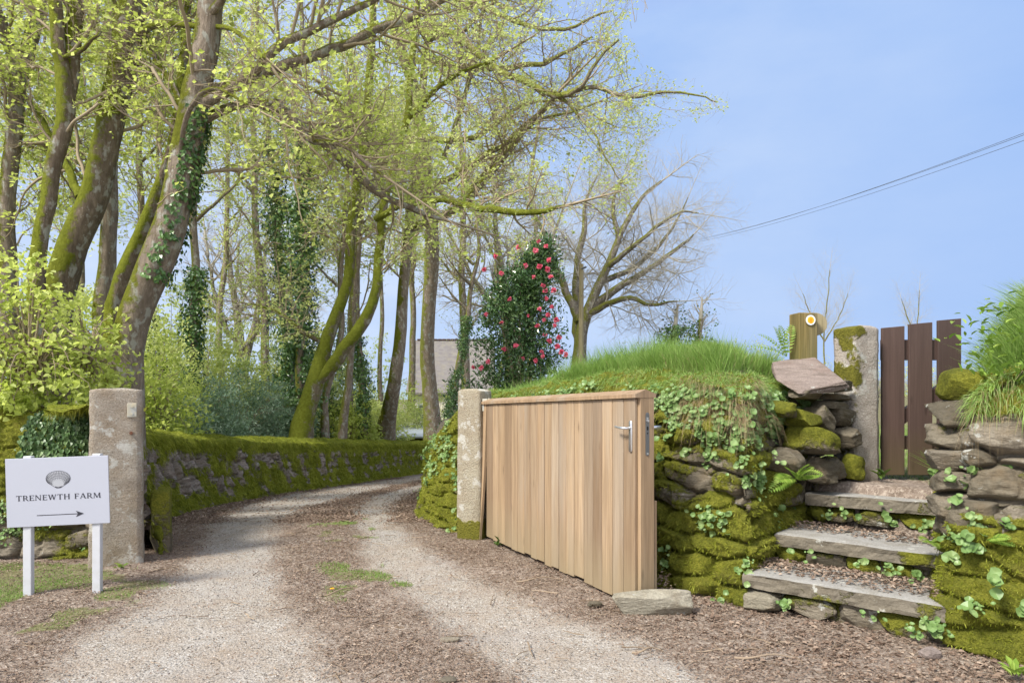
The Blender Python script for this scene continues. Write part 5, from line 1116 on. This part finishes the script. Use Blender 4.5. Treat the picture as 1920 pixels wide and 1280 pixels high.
tree('beech_tree', 'stout beech with bright green moss on its bark, second large trunk from the gatepost',
     [[(92, 640, 7.6, 54), (122, 500, 7.6, 52), (180, 345, 7.6, 49), (208, 230, 7.6, 46), (228, 130, 7.6, 48), (246, 20, 7.6, 52), (262, -140, 7.6, 46)],
      [(262, 62, 7.55, 13), (300, 46, 7.3, 11), (370, 47, 7.0, 10), (440, 60, 6.7, 8), (500, 110, 6.5, 4)],
      [(240, 40, 7.6, 30), (200, -60, 7.4, 24), (110, -160, 7.1, 14)], [(150, 370, 7.6, 16), (120, 300, 7.9, 12), (60, 200, 8.4, 8)],
      [(250, 0, 7.6, 30), (320, -90, 7.2, 22), (430, -200, 6.7, 12)]], 12, 'bark_moss', 'lime', 10, 8, 6, 1.3, .7, .34, .054, 7, sides=22, keep=lambda Q: front(Q, 7.6), leafkeep=lambda B, q: q.random(len(B)) < np.where(B[:, 1] < 7.4, .35, 1))
tree('slim_tree', 'slim dark mossy trunk rising left of the stout mossy beech',
     [[(66, 540, 7.2, 26), (76, 440, 7.2, 26), (97, 330, 7.2, 28), (122, 200, 7.2, 30), (110, 90, 7.2, 25), (100, 0, 7.2, 23), (94, -120, 7.2, 18)],
      [(120, 225, 7.2, 24), (136, 120, 7.3, 26), (138, 0, 7.4, 28), (144, -120, 7.5, 20)], [(116, 110, 7.2, 8), (150, 95, 7, 8), (190, 60, 6.8, 4)]], 13, 'bark_moss', 'lime', 9, 7, 6, 1.1, .6, .32, .047, 7, keep=lambda Q: front(Q, 7.2), leafkeep=lambda B, q: q.random(len(B)) < np.where(B[:, 1] < 7.1, .4, 1))
tree('slim_tree', 'reddish brown trunk at the left edge of the wood half hidden by leaves',
     [[(12, 560, 8.4, 26), (14, 400, 8.4, 27), (24, 250, 8.4, 28), (42, 130, 8.4, 26), (68, 20, 8.4, 24), (90, -120, 8.4, 24)], [(36, 150, 8.4, 26), (10, 60, 8.2, 20), (-40, -60, 8, 14)]], 14, 'bark', 'lime', 10, 8, 6, 1.3, .7, .34, .05, 8)
tree('slim_tree', 'moss covered stem leaning right between the two big beeches',
     [[(205, 600, 7.5, 30), (244, 490, 7.4, 29), (280, 400, 7.3, 24), (315, 300, 7.3, 14), (332, 210, 7.3, 12), (345, 100, 7.5, 16), (350, -50, 7.7, 12)]], 15, 'bark_moss', 'lime', 8, 7, 5, .9, .6, .3, .045, 6)
tree('slim_tree', 'straight brown trunk seen between the two big beeches', [[(188, 690, 9.5, 30), (192, 560, 9.5, 30), (202, 420, 9.5, 28), (212, 260, 9.5, 24), (215, 60, 9.5, 20), (220, -120, 9.5, 14)]], 16, 'bark', 'lime', 14, 8, 6, 1.5, .8, .4, .058, 8)
# the forked mossy tree on the lane wall
tree('forked_tree', 'mossy forked tree standing on top of the lane wall and leaning over it',
     [[(560, 828, 14.3, 40), (574, 770, 14.3, 34), (590, 710, 14.3, 34), (606, 650, 14.3, 27), (630, 585, 14.3, 22), (650, 530, 14.3, 19), (656, 470, 14.3, 19), (664, 385, 14.3, 18), (680, 270, 14.3, 16), (694, 130, 14.3, 14), (700, -20, 14.3, 10)],
      [(592, 715, 14.3, 26), (622, 688, 14.3, 25), (652, 645, 14.2, 24), (678, 600, 14.2, 23), (698, 556, 14.2, 19), (704, 515, 14.2, 18), (712, 440, 14.2, 17), (734, 350, 14.2, 14), (760, 240, 14.2, 13), (776, 110, 14.2, 11), (782, -20, 14.2, 8)],
      [(705, 410, 14.2, 12), (760, 385, 13.7, 12), (830, 375, 13.0, 12), (900, 392, 12.4, 13), (980, 398, 12.0, 12), (1060, 386, 11.5, 6)],
      [(690, 260, 14.3, 12), (640, 200, 13.8, 10), (570, 160, 13.4, 6)], [(766, 220, 14.2, 12), (840, 150, 13.7, 9), (930, 110, 12.9, 5)],
      [(600, 640, 14.3, 9), (565, 620, 14.0, 9), (520, 585, 13.8, 6), (470, 570, 13.7, 3)]], 17, 'bark_green', 'lime_soft', 11, 8, 6, 1.6, .85, .42, .06, 5, keep=skyline)
tree('woodland_tree', 'reddish trunk clothed in pale green leaves, right of the forked mossy tree',
     [[(720, 822, 20.6, 32), (738, 720, 19.1, 25), (752, 620, 19.1, 22), (760, 500, 19.1, 20), (770, 380, 19.1, 18), (786, 230, 19.1, 15), (800, 60, 19.1, 12), (806, -60, 19.1, 9)],
      [(765, 430, 19.1, 16), (840, 400, 18.5, 14), (900, 350, 17.8, 12), (980, 250, 17.2, 10), (1050, 170, 16.5, 6)], [(768, 360, 19.1, 14), (850, 330, 18.5, 12), (930, 280, 17.8, 9), (1010, 225, 17.2, 6), (1100, 200, 16.6, 4)],
      [(770, 390, 19.1, 10), (720, 320, 18.7, 9), (680, 220, 18.5, 5)], [(800, 80, 19.1, 12), (870, 20, 18.5, 10), (960, -30, 17.8, 6)], [(830, 300, 18.9, 9), (880, 160, 18.7, 8), (910, 0, 18.7, 5)]],
     18, 'bark', 'lime_soft', 13, 8, 6, 2.1, 1.1, .5, .078, 9, keep=skyline, leafkeep=lambda B, q: q.random(len(B)) < np.interp(pxy(B)[0], [760, 850, 1000], [1, .5, .25]))
# long boughs reaching right over the sky: an oak-like spreading tree whose trunk is up in the wood
tree('overhanging_tree', 'tree whose long thin boughs spread right across the sky',
     [[(812, 806, 24.0, 28), (800, 640, 23.5, 26), (812, 470, 22.8, 26), (800, 330, 22.0, 24), (778, 180, 21.2, 22), (740, 60, 20.5, 20), (730, -60, 20.0, 16)],
      [(800, 330, 22.0, 12), (860, 380, 21.2, 12), (900, 330, 20.5, 11), (960, 265, 19.5, 10), (1010, 215, 18.5, 8), (1048, 172, 17.8, 6)],
      [(740, 20, 20.2, 16), (800, 62, 18.8, 15), (860, 70, 17.8, 14), (930, 128, 16.8, 13), (1000, 162, 16.0, 12), (1052, 178, 15.5, 10), (1095, 158, 15.1, 8), (1118, 110, 14.9, 6), (1160, 75, 14.6, 4)],
      [(1052, 178, 15.5, 9), (1110, 165, 15.2, 8), (1180, 180, 15.0, 7), (1250, 172, 14.8, 5), (1310, 178, 14.5, 3), (1345, 192, 14.4, 2)],
      [(1040, 172, 15.6, 6), (1075, 205, 15.5, 5), (1115, 255, 15.4, 4), (1150, 320, 15.2, 2.5), (1175, 350, 15.1, 2)],
      [(760, 110, 20.8, 13), (860, 125, 19.0, 12), (960, 130, 17.8, 10), (1040, 108, 16.8, 7), (1110, 70, 16.0, 4)],
      [(735, -20, 20.1, 14), (840, -20, 18.5, 12), (960, 40, 17.2, 9), (1060, 55, 16.2, 6), (1150, 20, 15.5, 3)],
      [(790, 260, 21.6, 11), (880, 260, 20.2, 10), (970, 205, 19.2, 7), (1060, 190, 18.5, 4), (1160, 240, 17.8, 2)],
      [(860, 68, 17.8, 8), (920, 10, 17.0, 6), (1000, -50, 16.2, 4)], [(930, 128, 16.8, 7), (960, 220, 16.5, 5), (1000, 300, 16.4, 3)]],
     19, 'bark_far', 'lime_soft', 14, 9, 6, 1.8, .95, .48, .058, 4, keep=skyline, t0=.15, rr=(.4, .5, .55),
     leafkeep=lambda B, q: q.random(len(B)) < np.interp(pxy(B)[0], [700, 950, 1080, 1180], [.45, .25, .5, 1.]))
# ivy clad and slender trees in the wood
def rtree(px, py, Yd, lean, w_, seed, label, top=-60, **k):
    q = rg(seed); l = [(px + lean * s + q.normal(0, 5) * (s > .1), py + (top - py) * s, Yd, w_ * (1 - .62 * s)) for s in (0, .12, .3, .5, .7, .85, 1)]
    br = []
    for s in (.45, .58, .7, .8):
        x0, y0 = px + lean * s, py + (top - py) * s; d = q.choice([-1, 1]); ln = q.uniform(60, 150) * 12 / Yd
        br.append([(x0, y0, Yd, w_ * .4), (x0 + d * ln * .5, y0 - ln * .5, Yd + q.normal(0, .4), w_ * .25), (x0 + d * ln, y0 - ln * 1.2, Yd + q.normal(0, .8), w_ * .12)])
    kw = dict(bark='bark_far', leafc='lime_soft', n1=9, n2=7, n3=5, L1=1.5, L2=.8, L3=.4, leaf=.065, per=5, sides=9, keep=skyline); kw.update(k)
    return tree('woodland_tree', label, [l] + br, seed, **kw)
rtree(352, 800, 13, 36, 19, 31, 'slender forked tree wrapped in ivy low down, just right of the leaning beech', ivy=[(0, 0, .35, 3500, .14, .07)])
rtree(548, 790, 17, -70, 17, 32, 'ivy clad tree leaning left over the laurel thicket', ivy=[(0, 0, .62, 7500, .30, .09)], per=2)
rtree(566, 790, 16, -8, 17, 33, 'upright ivy clad tree beside the one that leans left', ivy=[(0, 0, .66, 8500, .34, .09)], per=2)
rtree(610, 812, 16.5, 52, 14, 34, 'thin brown stem behind the forked mossy tree', top=200)
rtree(640, 818, 17.5, 60, 15, 35, 'second thin stem behind the forked mossy tree, leaning right', top=60)
rtree(684, 822, 19, -30, 13, 36, 'dark ivy footed stem between the forked tree and the leafy one', ivy=[(0, 0, .3, 2500, .12, .08)], top=180)
rtree(655, 815, 20, 20, 14, 37, 'grey brown stem standing behind the lane wall among pale leaves', top=120)
rtree(840, 800, 27, 60, 15, 38, 'ivy covered stem leaning right in front of the stone house', ivy=[(0, 0, .55, 5500, .14, .07)], top=420, L1=1.0, n1=6, per=1)
ORD = 'first second third fourth fifth sixth seventh eighth ninth tenth eleventh twelfth thirteenth fourteenth fifteenth sixteenth seventeenth eighteenth'.split()
ordn = lambda p, l: ORD[sorted(l).index(p)]
for k_, (px, Yd, ln_, top) in enumerate(((25, 12, 10, -80), (150, 14, -12, -60), (255, 16, 20, -60), (300, 20, -14, 0), (415, 26, 10, 150), (500, 22, -28, 60), (715, 26, 10, 160), (770, 30, 12, 200), (870, 28, -10, 200), (930, 34, 10, 240), (990, 37, 14, 260), (-60, 11, 14, -80), (80, 19, 8, -40))):
    rtree(px, 800, Yd, ln_, 10 + 4 * (k_ % 3), 60 + k_, ordn(px, [25, 150, 255, 300, 415, 500, 715, 770, 870, 930, 990, -60, 80]) + ' thin trunk from the left deep in the wood beyond the lane wall', top=top, group='thin trees deep in the wood', per=5 if px < 500 else 3, L1=1.9, L2=1., L3=.5, leaf=.085 if Yd > 18 else .07, n2=6)
# bare trees against the sky
bare = dict(bark='bark_pale', twigc='twig_pale', sides=9, per=0, wander=.26, t0=.12, L3=.7)
tree('bare_tree', 'spreading bare grey tree behind the telegraph pole with fine twigs against the blue sky',
     [[(1085, 690, 24, 26), (1092, 620, 24, 23), (1112, 560, 24, 19), (1140, 500, 24, 15), (1168, 430, 24, 11), (1205, 370, 24, 7), (1240, 340, 24, 5)],
      [(1108, 575, 24, 18), (1160, 540, 24, 14), (1215, 505, 24, 10), (1265, 470, 24.5, 7), (1300, 440, 25, 3)], [(1100, 590, 24, 14), (1170, 560, 23, 10), (1220, 570, 22.6, 7), (1270, 565, 22, 3)],
      [(1086, 660, 24, 17), (1078, 540, 24.5, 13), (1092, 450, 25, 12), (1100, 380, 25, 6), (1120, 330, 25, 3)], [(1086, 600, 24, 18), (1050, 520, 24, 13), (1020, 440, 24, 8), (990, 380, 24, 4)],
      [(1140, 500, 24, 12), (1200, 450, 23, 8), (1270, 400, 23, 5), (1310, 400, 23, 2)], [(1160, 450, 24, 10), (1150, 380, 24, 6), (1170, 330, 24, 3)], [(1125, 530, 24, 12), (1190, 500, 25, 9), (1260, 430, 25, 5), (1290, 370, 25, 2)]],
     91, n1=16, n2=10, n3=8, L1=2.3, L2=1.3, tw=.7, **bare)
tree('bare_tree', 'bare many stemmed tree on the skyline behind the laurel thicket',
     [[(455, 720, 34, 20), (450, 640, 34, 16), (440, 560, 34, 12), (430, 480, 34, 7), (425, 410, 34, 3)], [(455, 700, 34, 15), (475, 620, 34, 12), (490, 540, 34, 8), (500, 450, 34, 4)], [(450, 660, 34, 10), (410, 580, 34, 8), (390, 480, 34, 4)], [(460, 650, 34, 12), (520, 570, 33, 8), (560, 480, 33, 4)]],
     92, n1=13, n2=8, n3=6, L1=3.0, L2=1.7, tw=1.5, trunk_l=2, **bare)
tree('bare_tree', 'bare wide tree behind the camellia bush', [[(960, 720, 30, 26), (958, 620, 30, 22), (940, 520, 30, 16), (930, 430, 30, 9), (925, 360, 30, 4)], [(958, 600, 30, 16), (1000, 520, 30, 11), (1040, 440, 30, 6), (1060, 380, 30, 3)], [(955, 590, 30, 14), (900, 540, 30, 10), (860, 470, 30, 5)]],
     93, n1=14, n2=8, n3=6, L1=2.8, L2=1.6, tw=1.3, **bare)
wsp = dict(bare); wsp.update(wander=.12, trop=(0, 0, .06))
tree('birch_tree', 'fine bare birch on the skyline behind the waymarker post', [[(1546, 700, 30, 3), (1545, 620, 30, 2.5), (1552, 560, 30, 2), (1556, 505, 30, 1.5)], [(1546, 640, 30, 3), (1520, 590, 30, 2), (1505, 550, 30, 1)], [(1546, 640, 30, 3), (1575, 590, 30, 2), (1590, 550, 30, 1)]], 94, n1=16, n2=7, n3=5, L1=1.4, L2=.8, tw=.6, **wsp)
tree('birch_tree', 'small wispy bare tree on the skyline above the picket gate', [[(1712, 720, 36, 3), (1716, 640, 36, 2.5), (1722, 590, 36, 2), (1724, 545, 36, 1.5)], [(1716, 630, 36, 3), (1700, 590, 36, 2), (1690, 560, 36, 1)]], 95, n1=14, n2=6, n3=5, L1=1.4, L2=.8, tw=.6, **wsp)
for k_, (px, top, Yd, ivy_n) in enumerate(((1262, 600, 22, 1500), (1310, 588, 22, 1300))):
    tree('pollard_stump', ('ivy wrapped stump tree with short twigs, left one of two above the bank grass', 'short knobbly hedge tree with mossy head, right one of two above the bank grass')[k_],
         [[(px, 700, Yd, 9), (px, 650, Yd, 8), (px + 4, top + 10, Yd, 9)]], 96 + k_, n1=9, n2=5, n3=4, L1=1.0, L2=.6, bark='bark_far', leafc='ivy', per=1, leaf=.08, sides=8, twigc='twig_pale', t0=.5, ivy=[(0, .3, 1, ivy_n, .38, .09)])

# ------------------------------------------------------------------ bushes
def bush(name, label, c, s, seed, n_cl, per, leaf, mat, stems=10, cat='bush', clr=.16, group=None, shape=None, fine=False, horiz=.5, core=True, up=.5, twc='twig', aspect=.5):
    """shrub: stems from the base to leaf clusters spread through an ellipsoid"""
    rng = rg(seed); c = np.array(c, float); s = np.array(s, float); t_ = thing(name, c, label, cat, group)
    d = rndv(rng, n_cl); rr_ = rng.random(n_cl) ** .45; q = d * rr_[:, None]; q[:, 2] = np.abs(q[:, 2]) if up > .4 else q[:, 2]
    if shape is not None: q = shape(q, rng)
    q = q * (1 + .22 * fbm(d[:, 0] * 2.2, d[:, 1] * 2.2, d[:, 2] * 2.2, seed, 3))[:, None]; cl_ = c + q * s
    b = c + np.c_[rng.normal(0, .07, (n_cl, 2)) * s[:2], np.zeros(n_cl)]; tt = np.linspace(0, 1, 7)[None, :, None]
    pth = b[:, None] * (1 - tt) + cl_[:, None] * tt + (A(0, 0, 1) * s[2] * .22)[None, None] * np.sin(tt * np.pi) + rng.normal(0, .02, (n_cl, 7, 3)) * tt; m = rng.permutation(n_cl)[:stems]
    V, F = tubes(pth[m], np.linspace(1, .25, 7)[None] * rng.uniform(.006, .014, len(m))[:, None], 5); mk('stems', V, F, M[twc], t_, True, rnd=.3)
    idx = np.repeat(np.arange(n_cl), per); n = len(idx); B = cl_[idx] + rndv(rng, n) * (rng.random(n) ** .6 * clr)[:, None] * A(1, 1, .6)
    D = nrm(nrm(B - c) * .6 + rndv(rng, n)); N = nrm(A(0, 0, horiz) + nrm(B - c) * .4 + .6 * rndv(rng, n)); ln = leaf * rng.uniform(.6, 1.15, n)
    V, F = leaves(B, D, N, ln, ln * aspect * rng.uniform(.8, 1.2, n), fine); v = np.clip(.45 + np.repeat(rng.normal(0, .22, n_cl), per) + rng.normal(0, .15, n), 0, 1)
    mk('foliage', V, F, M[mat], t_, rnd=np.repeat(v, 6 if fine else 4)); return t_
# leafy hazel-like shrub in the left foreground
for k_, (px, py, Yd, sx__, sz_, n_, lb) in enumerate(((60, 720, 5.9, .72, 1.25, 190, 'bright lime green beech shrub with large new leaves above the name board'), (-60, 740, 5.8, .6, 1.2, 150, 'lime green leafy shrub cut by the left edge of the picture'), (170, 700, 6.4, .42, .75, 70, 'low sprays of lime leaves at the foot of the leaning beech'))):
    bush('leafy_shrub', lb, P(px, py, Yd), (sx__, .5, sz_), 120 + k_, n_, 13, .060, 'lime', 70, clr=.17, fine=True, horiz=.7, aspect=.72, shape=lambda q, r_: q * A(1, 1, 1.15) + A(0, -.1, -.22))
# laurel / rhododendron thicket behind the lane wall
for k_, (px, Yd, sx__, sz_, lb) in enumerate(((300, 11.5, .8, 1.0, 'dark green laurel nearest the tall gatepost behind the lane wall'), (375, 13, 1.0, 1.3, 'laurel bush with blue green leaves, second from the tall gatepost'), (455, 14.6, 1.2, 1.5, 'broad laurel bush in the middle of the thicket'), (520, 16.2, 1.1, 1.5, 'laurel bush beside the foot of the forked mossy tree'), (420, 17.5, 1.9, 2.2, 'taller laurel standing behind the middle of the thicket'))):
    c = P(px, 800, Yd); c[2] = zg(c[0], c[1]) - .05; bush('laurel_bush', lb, c, (sx__, .8, sz_), 130 + k_, 330, 22, .085, 'rhodo', 26, clr=.2, horiz=.6, aspect=.36, group='laurels behind the lane wall')
# yellow green undergrowth
for k_, (px, py, Yd, sx__, sz_, n_, lb) in enumerate(((300, 800, 9.8, .6, 1.6, 170, 'pale green sapling with drooping sprays beside the tall gatepost'), (275, 800, 12, 1.0, 2.4, 210, 'tall lime leaved understorey shrub behind the gatepost'), (390, 800, 15, 1.2, 2.7, 220, 'yellow green understorey shrub above the laurels'), (655, 815, 19, .9, 1.4, 120, 'lime leaved sapling between the stems behind the lane wall'), (700, 815, 22, 1.3, 1.6, 150, 'pale leafy undergrowth right of the forked tree'), (770, 815, 27, 1.2, 2.2, 150, 'pale leafy growth in front of the stone house'), (820, 800, 31, 1.3, 2.6, 110, 'low yellow green bush behind the pale gatepost'),
        (480, 800, 18, 1.8, 3.0, 230, 'light green shrub rising behind the laurel thicket'), (600, 815, 20, 1.8, 3.4, 230, 'soft green shrub seen between the ivy clad trees'), (30, 780, 9, 1.3, 2.6, 260, 'lime leaved understorey at the left edge of the wood'), (160, 780, 10.5, 1.3, 3.0, 260, 'light green understorey between the big beech trunks'), (560, 815, 24, 2.2, 4.2, 260, 'pale leafy thicket far behind the ivy clad trees'), (700, 815, 30, 2.6, 4.6, 260, 'pale green thicket in the distance right of the forked tree'), (440, 800, 24, 2.4, 4.0, 260, 'pale thicket far beyond the laurels'), (330, 800, 17, 1.5, 4.2, 260, 'tall lime leaved sapling in the gap beside the leaning beech'))):
    c = P(px, py, Yd); c[2] = zg(c[0], c[1]) - .05; bush('understorey_shrub', lb, c, (sx__, .8, sz_), 150 + k_, int(n_ * 1.35), 19, .075 if Yd < 15 else .11, 'lime_soft' if k_ % 3 else 'lime', 30, clr=.24, horiz=1., aspect=.6)
# dark holly behind
for k_, (px, Yd, sx__, sz_, lb) in enumerate(((560, 19, 1.1, 5.2, 'dark conical evergreen behind the ivy clad trees'), (645, 23, 1.5, 4.6, 'dark evergreen behind the forked mossy tree'), (255, 15, .9, 3.8, 'dark evergreen in the gap right of the stout beech'))):
    c = P(px, 800, Yd); c[2] = zg(c[0], c[1]); bush('evergreen_tree', lb, c, (sx__, 1.0, sz_), 170 + k_, 420, 22, .11, 'dark', 20, cat='tree', clr=.34, aspect=.4, shape=lambda q, r_: q * np.c_[1.1 - q[:, 2] * .8, 1.1 - q[:, 2] * .8, np.ones(len(q))])
# camellia with pink flowers
cc = P(976, 705, 10.6); cc[2] = zg(cc[0], cc[1]) - .1
def cam_shape(q, r_):
    q = q.copy(); q[:, 2] = r_.random(len(q)) ** .85; z = q[:, 2]; w_ = np.interp(z, [0, .3, .6, .85, 1.], [1.0, 1.0, .90, .62, .12]); q[:, 0] = q[:, 0] * w_ + 2.6 * np.maximum(z - .8, 0) ; q[:, 1] *= w_; return q
cs_ = np.array((.82, .6, 2.78))
cam_ = bush('camellia_bush', 'tall glossy dark camellia dotted with bright pink flowers behind the bank', cc, cs_, 181, 800, 26, .072, 'dark', 40, clr=.21, shape=cam_shape, horiz=.2, aspect=.42, up=0)
rng = rg(7); fl = [(1010, 452), (1024, 462), (1004, 470), (972, 464), (1030, 488), (1026, 505), (1012, 500), (1033, 520), (940, 512), (908, 505), (1024, 560), (1012, 580), (1040, 610), (1020, 600), (992, 592), (968, 648), (945, 654), (1030, 640), (1048, 632), (1016, 660), (1045, 650), (1018, 668), (940, 605), (912, 590), (1022, 628), (1005, 676), (980, 672), (1000, 520), (1018, 535), (1035, 575), (1052, 660), (930, 480), (1008, 612), (1043, 600), (955, 560), (985, 498), (1060, 665), (915, 678), (903, 690), (888, 688), (1028, 590), (1022, 545), (1038, 545)]
for (px, py) in fl:
    c = P(px, py, 10.6 - rng.uniform(.38, .5)); n = 16; a = rng.uniform(0, 2 * np.pi, n); f = nrm(A(rng.normal(0, .3), -1, rng.normal(.1, .3))); U = nrm(np.cross(f, A(0, 0, 1))); W_ = np.cross(U, f); op = rng.uniform(.2, 1., n)[:, None]
    D = (U * np.cos(a)[:, None] + W_ * np.sin(a)[:, None]) * op + f * (1.1 - op); rs = rng.uniform(.035, .055)
    V, F = leaves(np.tile(c, (n, 1)), D, np.tile(f, (n, 1)) - D * .2, rs, rs * .9, True); mk('flower', V, F, M['petal'], cam_, rnd=np.repeat(rng.random(n), 6))
# small leaning camellia seedling beside
cc2 = P(868, 720, 10.2); cc2[2] = zg(cc2[0], cc2[1]); bush('camellia_bush', 'small sparse dark leaved shrub in front of the stone house', cc2, (.35, .3, 1.3), 182, 60, 12, .075, 'dark', 12, clr=.12, aspect=.4)
# hedgerow on the far side of the field
for k_, (px, Yd, s_, h_) in enumerate(((1180, 26, 1.6, 1.3), (1240, 25, 1.4, 1.7), (1300, 24, 1.4, 1.9), (1360, 24, 1.5, 1.7), (1420, 26, 1.6, 1.5), (1560, 30, 2., 1.0), (1640, 30, 2., .9), (1720, 32, 2., .9), (1800, 32, 2., 1.), (1880, 32, 2., 1.1))):
    c = P(px, 740, Yd); c[2] = zg(c[0], c[1]) - .1; bush('hedge_shrub', ordn(px, [1180, 1240, 1300, 1360, 1420, 1560, 1640, 1720, 1800, 1880]) + ' twiggy hedgerow shrub from the left along the far side of the field', c, (s_, .8, h_ + .9), 190 + k_, 130, 9, .10, 'lime_soft', 120, clr=.3, group='hedgerow shrubs beyond the field', twc='twig_pale')

# ------------------------------------------------------------------ house, shed, pole and wires
g = G('slate roof'); cc_ = g.n('ShaderNodeTexBrick', {'Vector': g.co((1, 1, 1)), 'Color1': (.14, .125, .12, 1), 'Color2': (.18, .165, .155, 1), 'Mortar': (.15, .14, .135, 1), 'Scale': 1., 'Mortar Size': .008, 'Brick Width': .28, 'Row Height': .16}); g.t.links.new(g.n('ShaderNodeCombineXYZ', {0: g.n('ShaderNodeSeparateXYZ', {0: g.tc.outputs['Object']}).outputs[0], 1: g.math('MULTIPLY', g.n('ShaderNodeSeparateXYZ', {0: g.tc.outputs['Object']}).outputs[2], 1.6)}).outputs[0], cc_.inputs['Vector'])
M['slate'] = g.out(g.mix(g.ramp(g.noise(2.5, 5), (.45, 0.), (.7, .6)), cc_.outputs[0], (.22, .20, .15)), .8)
g = G('rendered wall'); M['render'] = g.out(g.mix(g.ramp(g.noise(3, 5), (.4, 0.), (.7, .5)), (.62, .58, .46), (.48, .45, .36)), .9)
g = G('window glass'); M['glass'] = g.out((.05, .06, .07), .1, spec=.6)
hs = thing('stone_house', (-1.5, 47, float(zg(-1.5, 47))), 'old house with grey purple slate roof and cream walls seen through the trees', 'house'); zb_ = ORG[hs][2]
er, rd, x0, x1, y0, y1 = 1.55, 4.95, -6.6, -1.4, 44, 51
B = MB(); B.add(*box(((x0 + x1) / 2, (y0 + y1) / 2, (zb_ + er) / 2 - .2), (x1 - x0, y1 - y0, er - zb_ + .4)))
for x in (x0 + .003, x1 - .003): B.add([(x, y0 + .01, er - .05), (x, y1 - .01, er - .05), (x, (y0 + y1) / 2, rd - .1)], [np.array([[0, 1, 2]])])
B.build('wall', M['render'], hs)
B = MB(); ym = (y0 + y1) / 2
for s_, ya in ((1, y0 - .35), (-1, y1 + .35)):
    V = [(x0 - .2, ya, er - .25), (x1 + .2, ya, er - .25), (x1 + .2, ym, rd), (x0 - .2, ym, rd)]; V2 = [(a_, b_, c_ + .12) for a_, b_, c_ in V]
    B.add(V + V2, [np.array([(0, 1, 2, 3), (7, 6, 5, 4), (0, 4, 5, 1), (1, 5, 6, 2), (2, 6, 7, 3), (3, 7, 4, 0)])])
rf = B.build('roof', M['slate'], hs); B = MB()
for q in range(18): B.add(*box((x0 + (q + .5) * (x1 - x0) / 18, ym, rd + .15), (.27, .22, .12), bev=.03), q / 36)
B.build('ridge_tiles', M['brown_wood'], rf)
for x in (-5.6, -3.4):
    for z in (.1, ): B = MB(); B.add(*box((x, y0 - .01, z), (1.0, .1, 1.2), bev=.01)); wn_ = B.build('window', M['white'], hs); B = MB(); [B.add(*box((x + dx, y0 - .07, z), (.42, .02, 1.06))) for dx in (-.23, .23)]; B.build('pane', M['glass'], wn_)
sh = thing('shed', (-2.9, 26, float(zg(-2.9, 26))), 'low shed with pale blue grey roof behind the end of the lane wall', 'shed'); zb_ = ORG[sh][2]; g = G('shed roof'); mr = g.out(g.mix(g.noise(3, 3), (.40, .44, .48), (.52, .56, .60)), .5)
B = MB(); B.add(*box((-2.9, 26.5, (zb_ - .25) / 2), (3.0, 2.4, -.25 - zb_))); B.build('wall', M['post_wood'], sh)
B = MB(); B.add(*box((-2.9, 26.3, -.10), (3.4, 2.9, .06), (1, 0, 0), nrm(A(0, 1, .12)))); B.build('roof', mr, sh)
# telegraph pole and lines
pz = P(1090, 495, 19.5); tp = thing('telegraph_pole', (pz[0], 19.5, float(zg(pz[0], 19.5))), 'lichened wooden pole standing beside the bare grey tree', 'pole')
B = MB(); B.add(*cyl((pz[0] - .02, 19.5, ORG[tp][2] - .3), (pz[0], 19.5, pz[2]), .085, 14, .065), .5); B.build('shaft', M['pole_wood'], tp); B = MB(); B.add(*cyl((pz[0], 19.4, pz[2] - .15), (pz[0] + .12, 19.3, pz[2] - .12), .03, 8)); B.build('bracket', M['dark_steel'], tp)
for k_, (ya, yb_) in enumerate(((436, 247), (434, 251), (439, 262))):
    a_, b_ = P(1310, ya + 14, 60), P(1990, yb_ - 24, 24); t_ = np.linspace(0, 1, 30)[:, None]; pt = a_ * (1 - t_) + b_ * t_ - A(0, 0, 1) * (t_ * (1 - t_)) * 1.6
    V, F = tubes(pt[None], np.full((1, 30), .010), 5); props(mk('overhead_wire', V, F, M['dark_steel'], rnd=.5), ('upper overhead wire crossing the blue sky', 'middle overhead wire close beside the upper one', 'lowest of the three overhead wires in the sky')[k_], 'wire')
print('leaves', CUT)
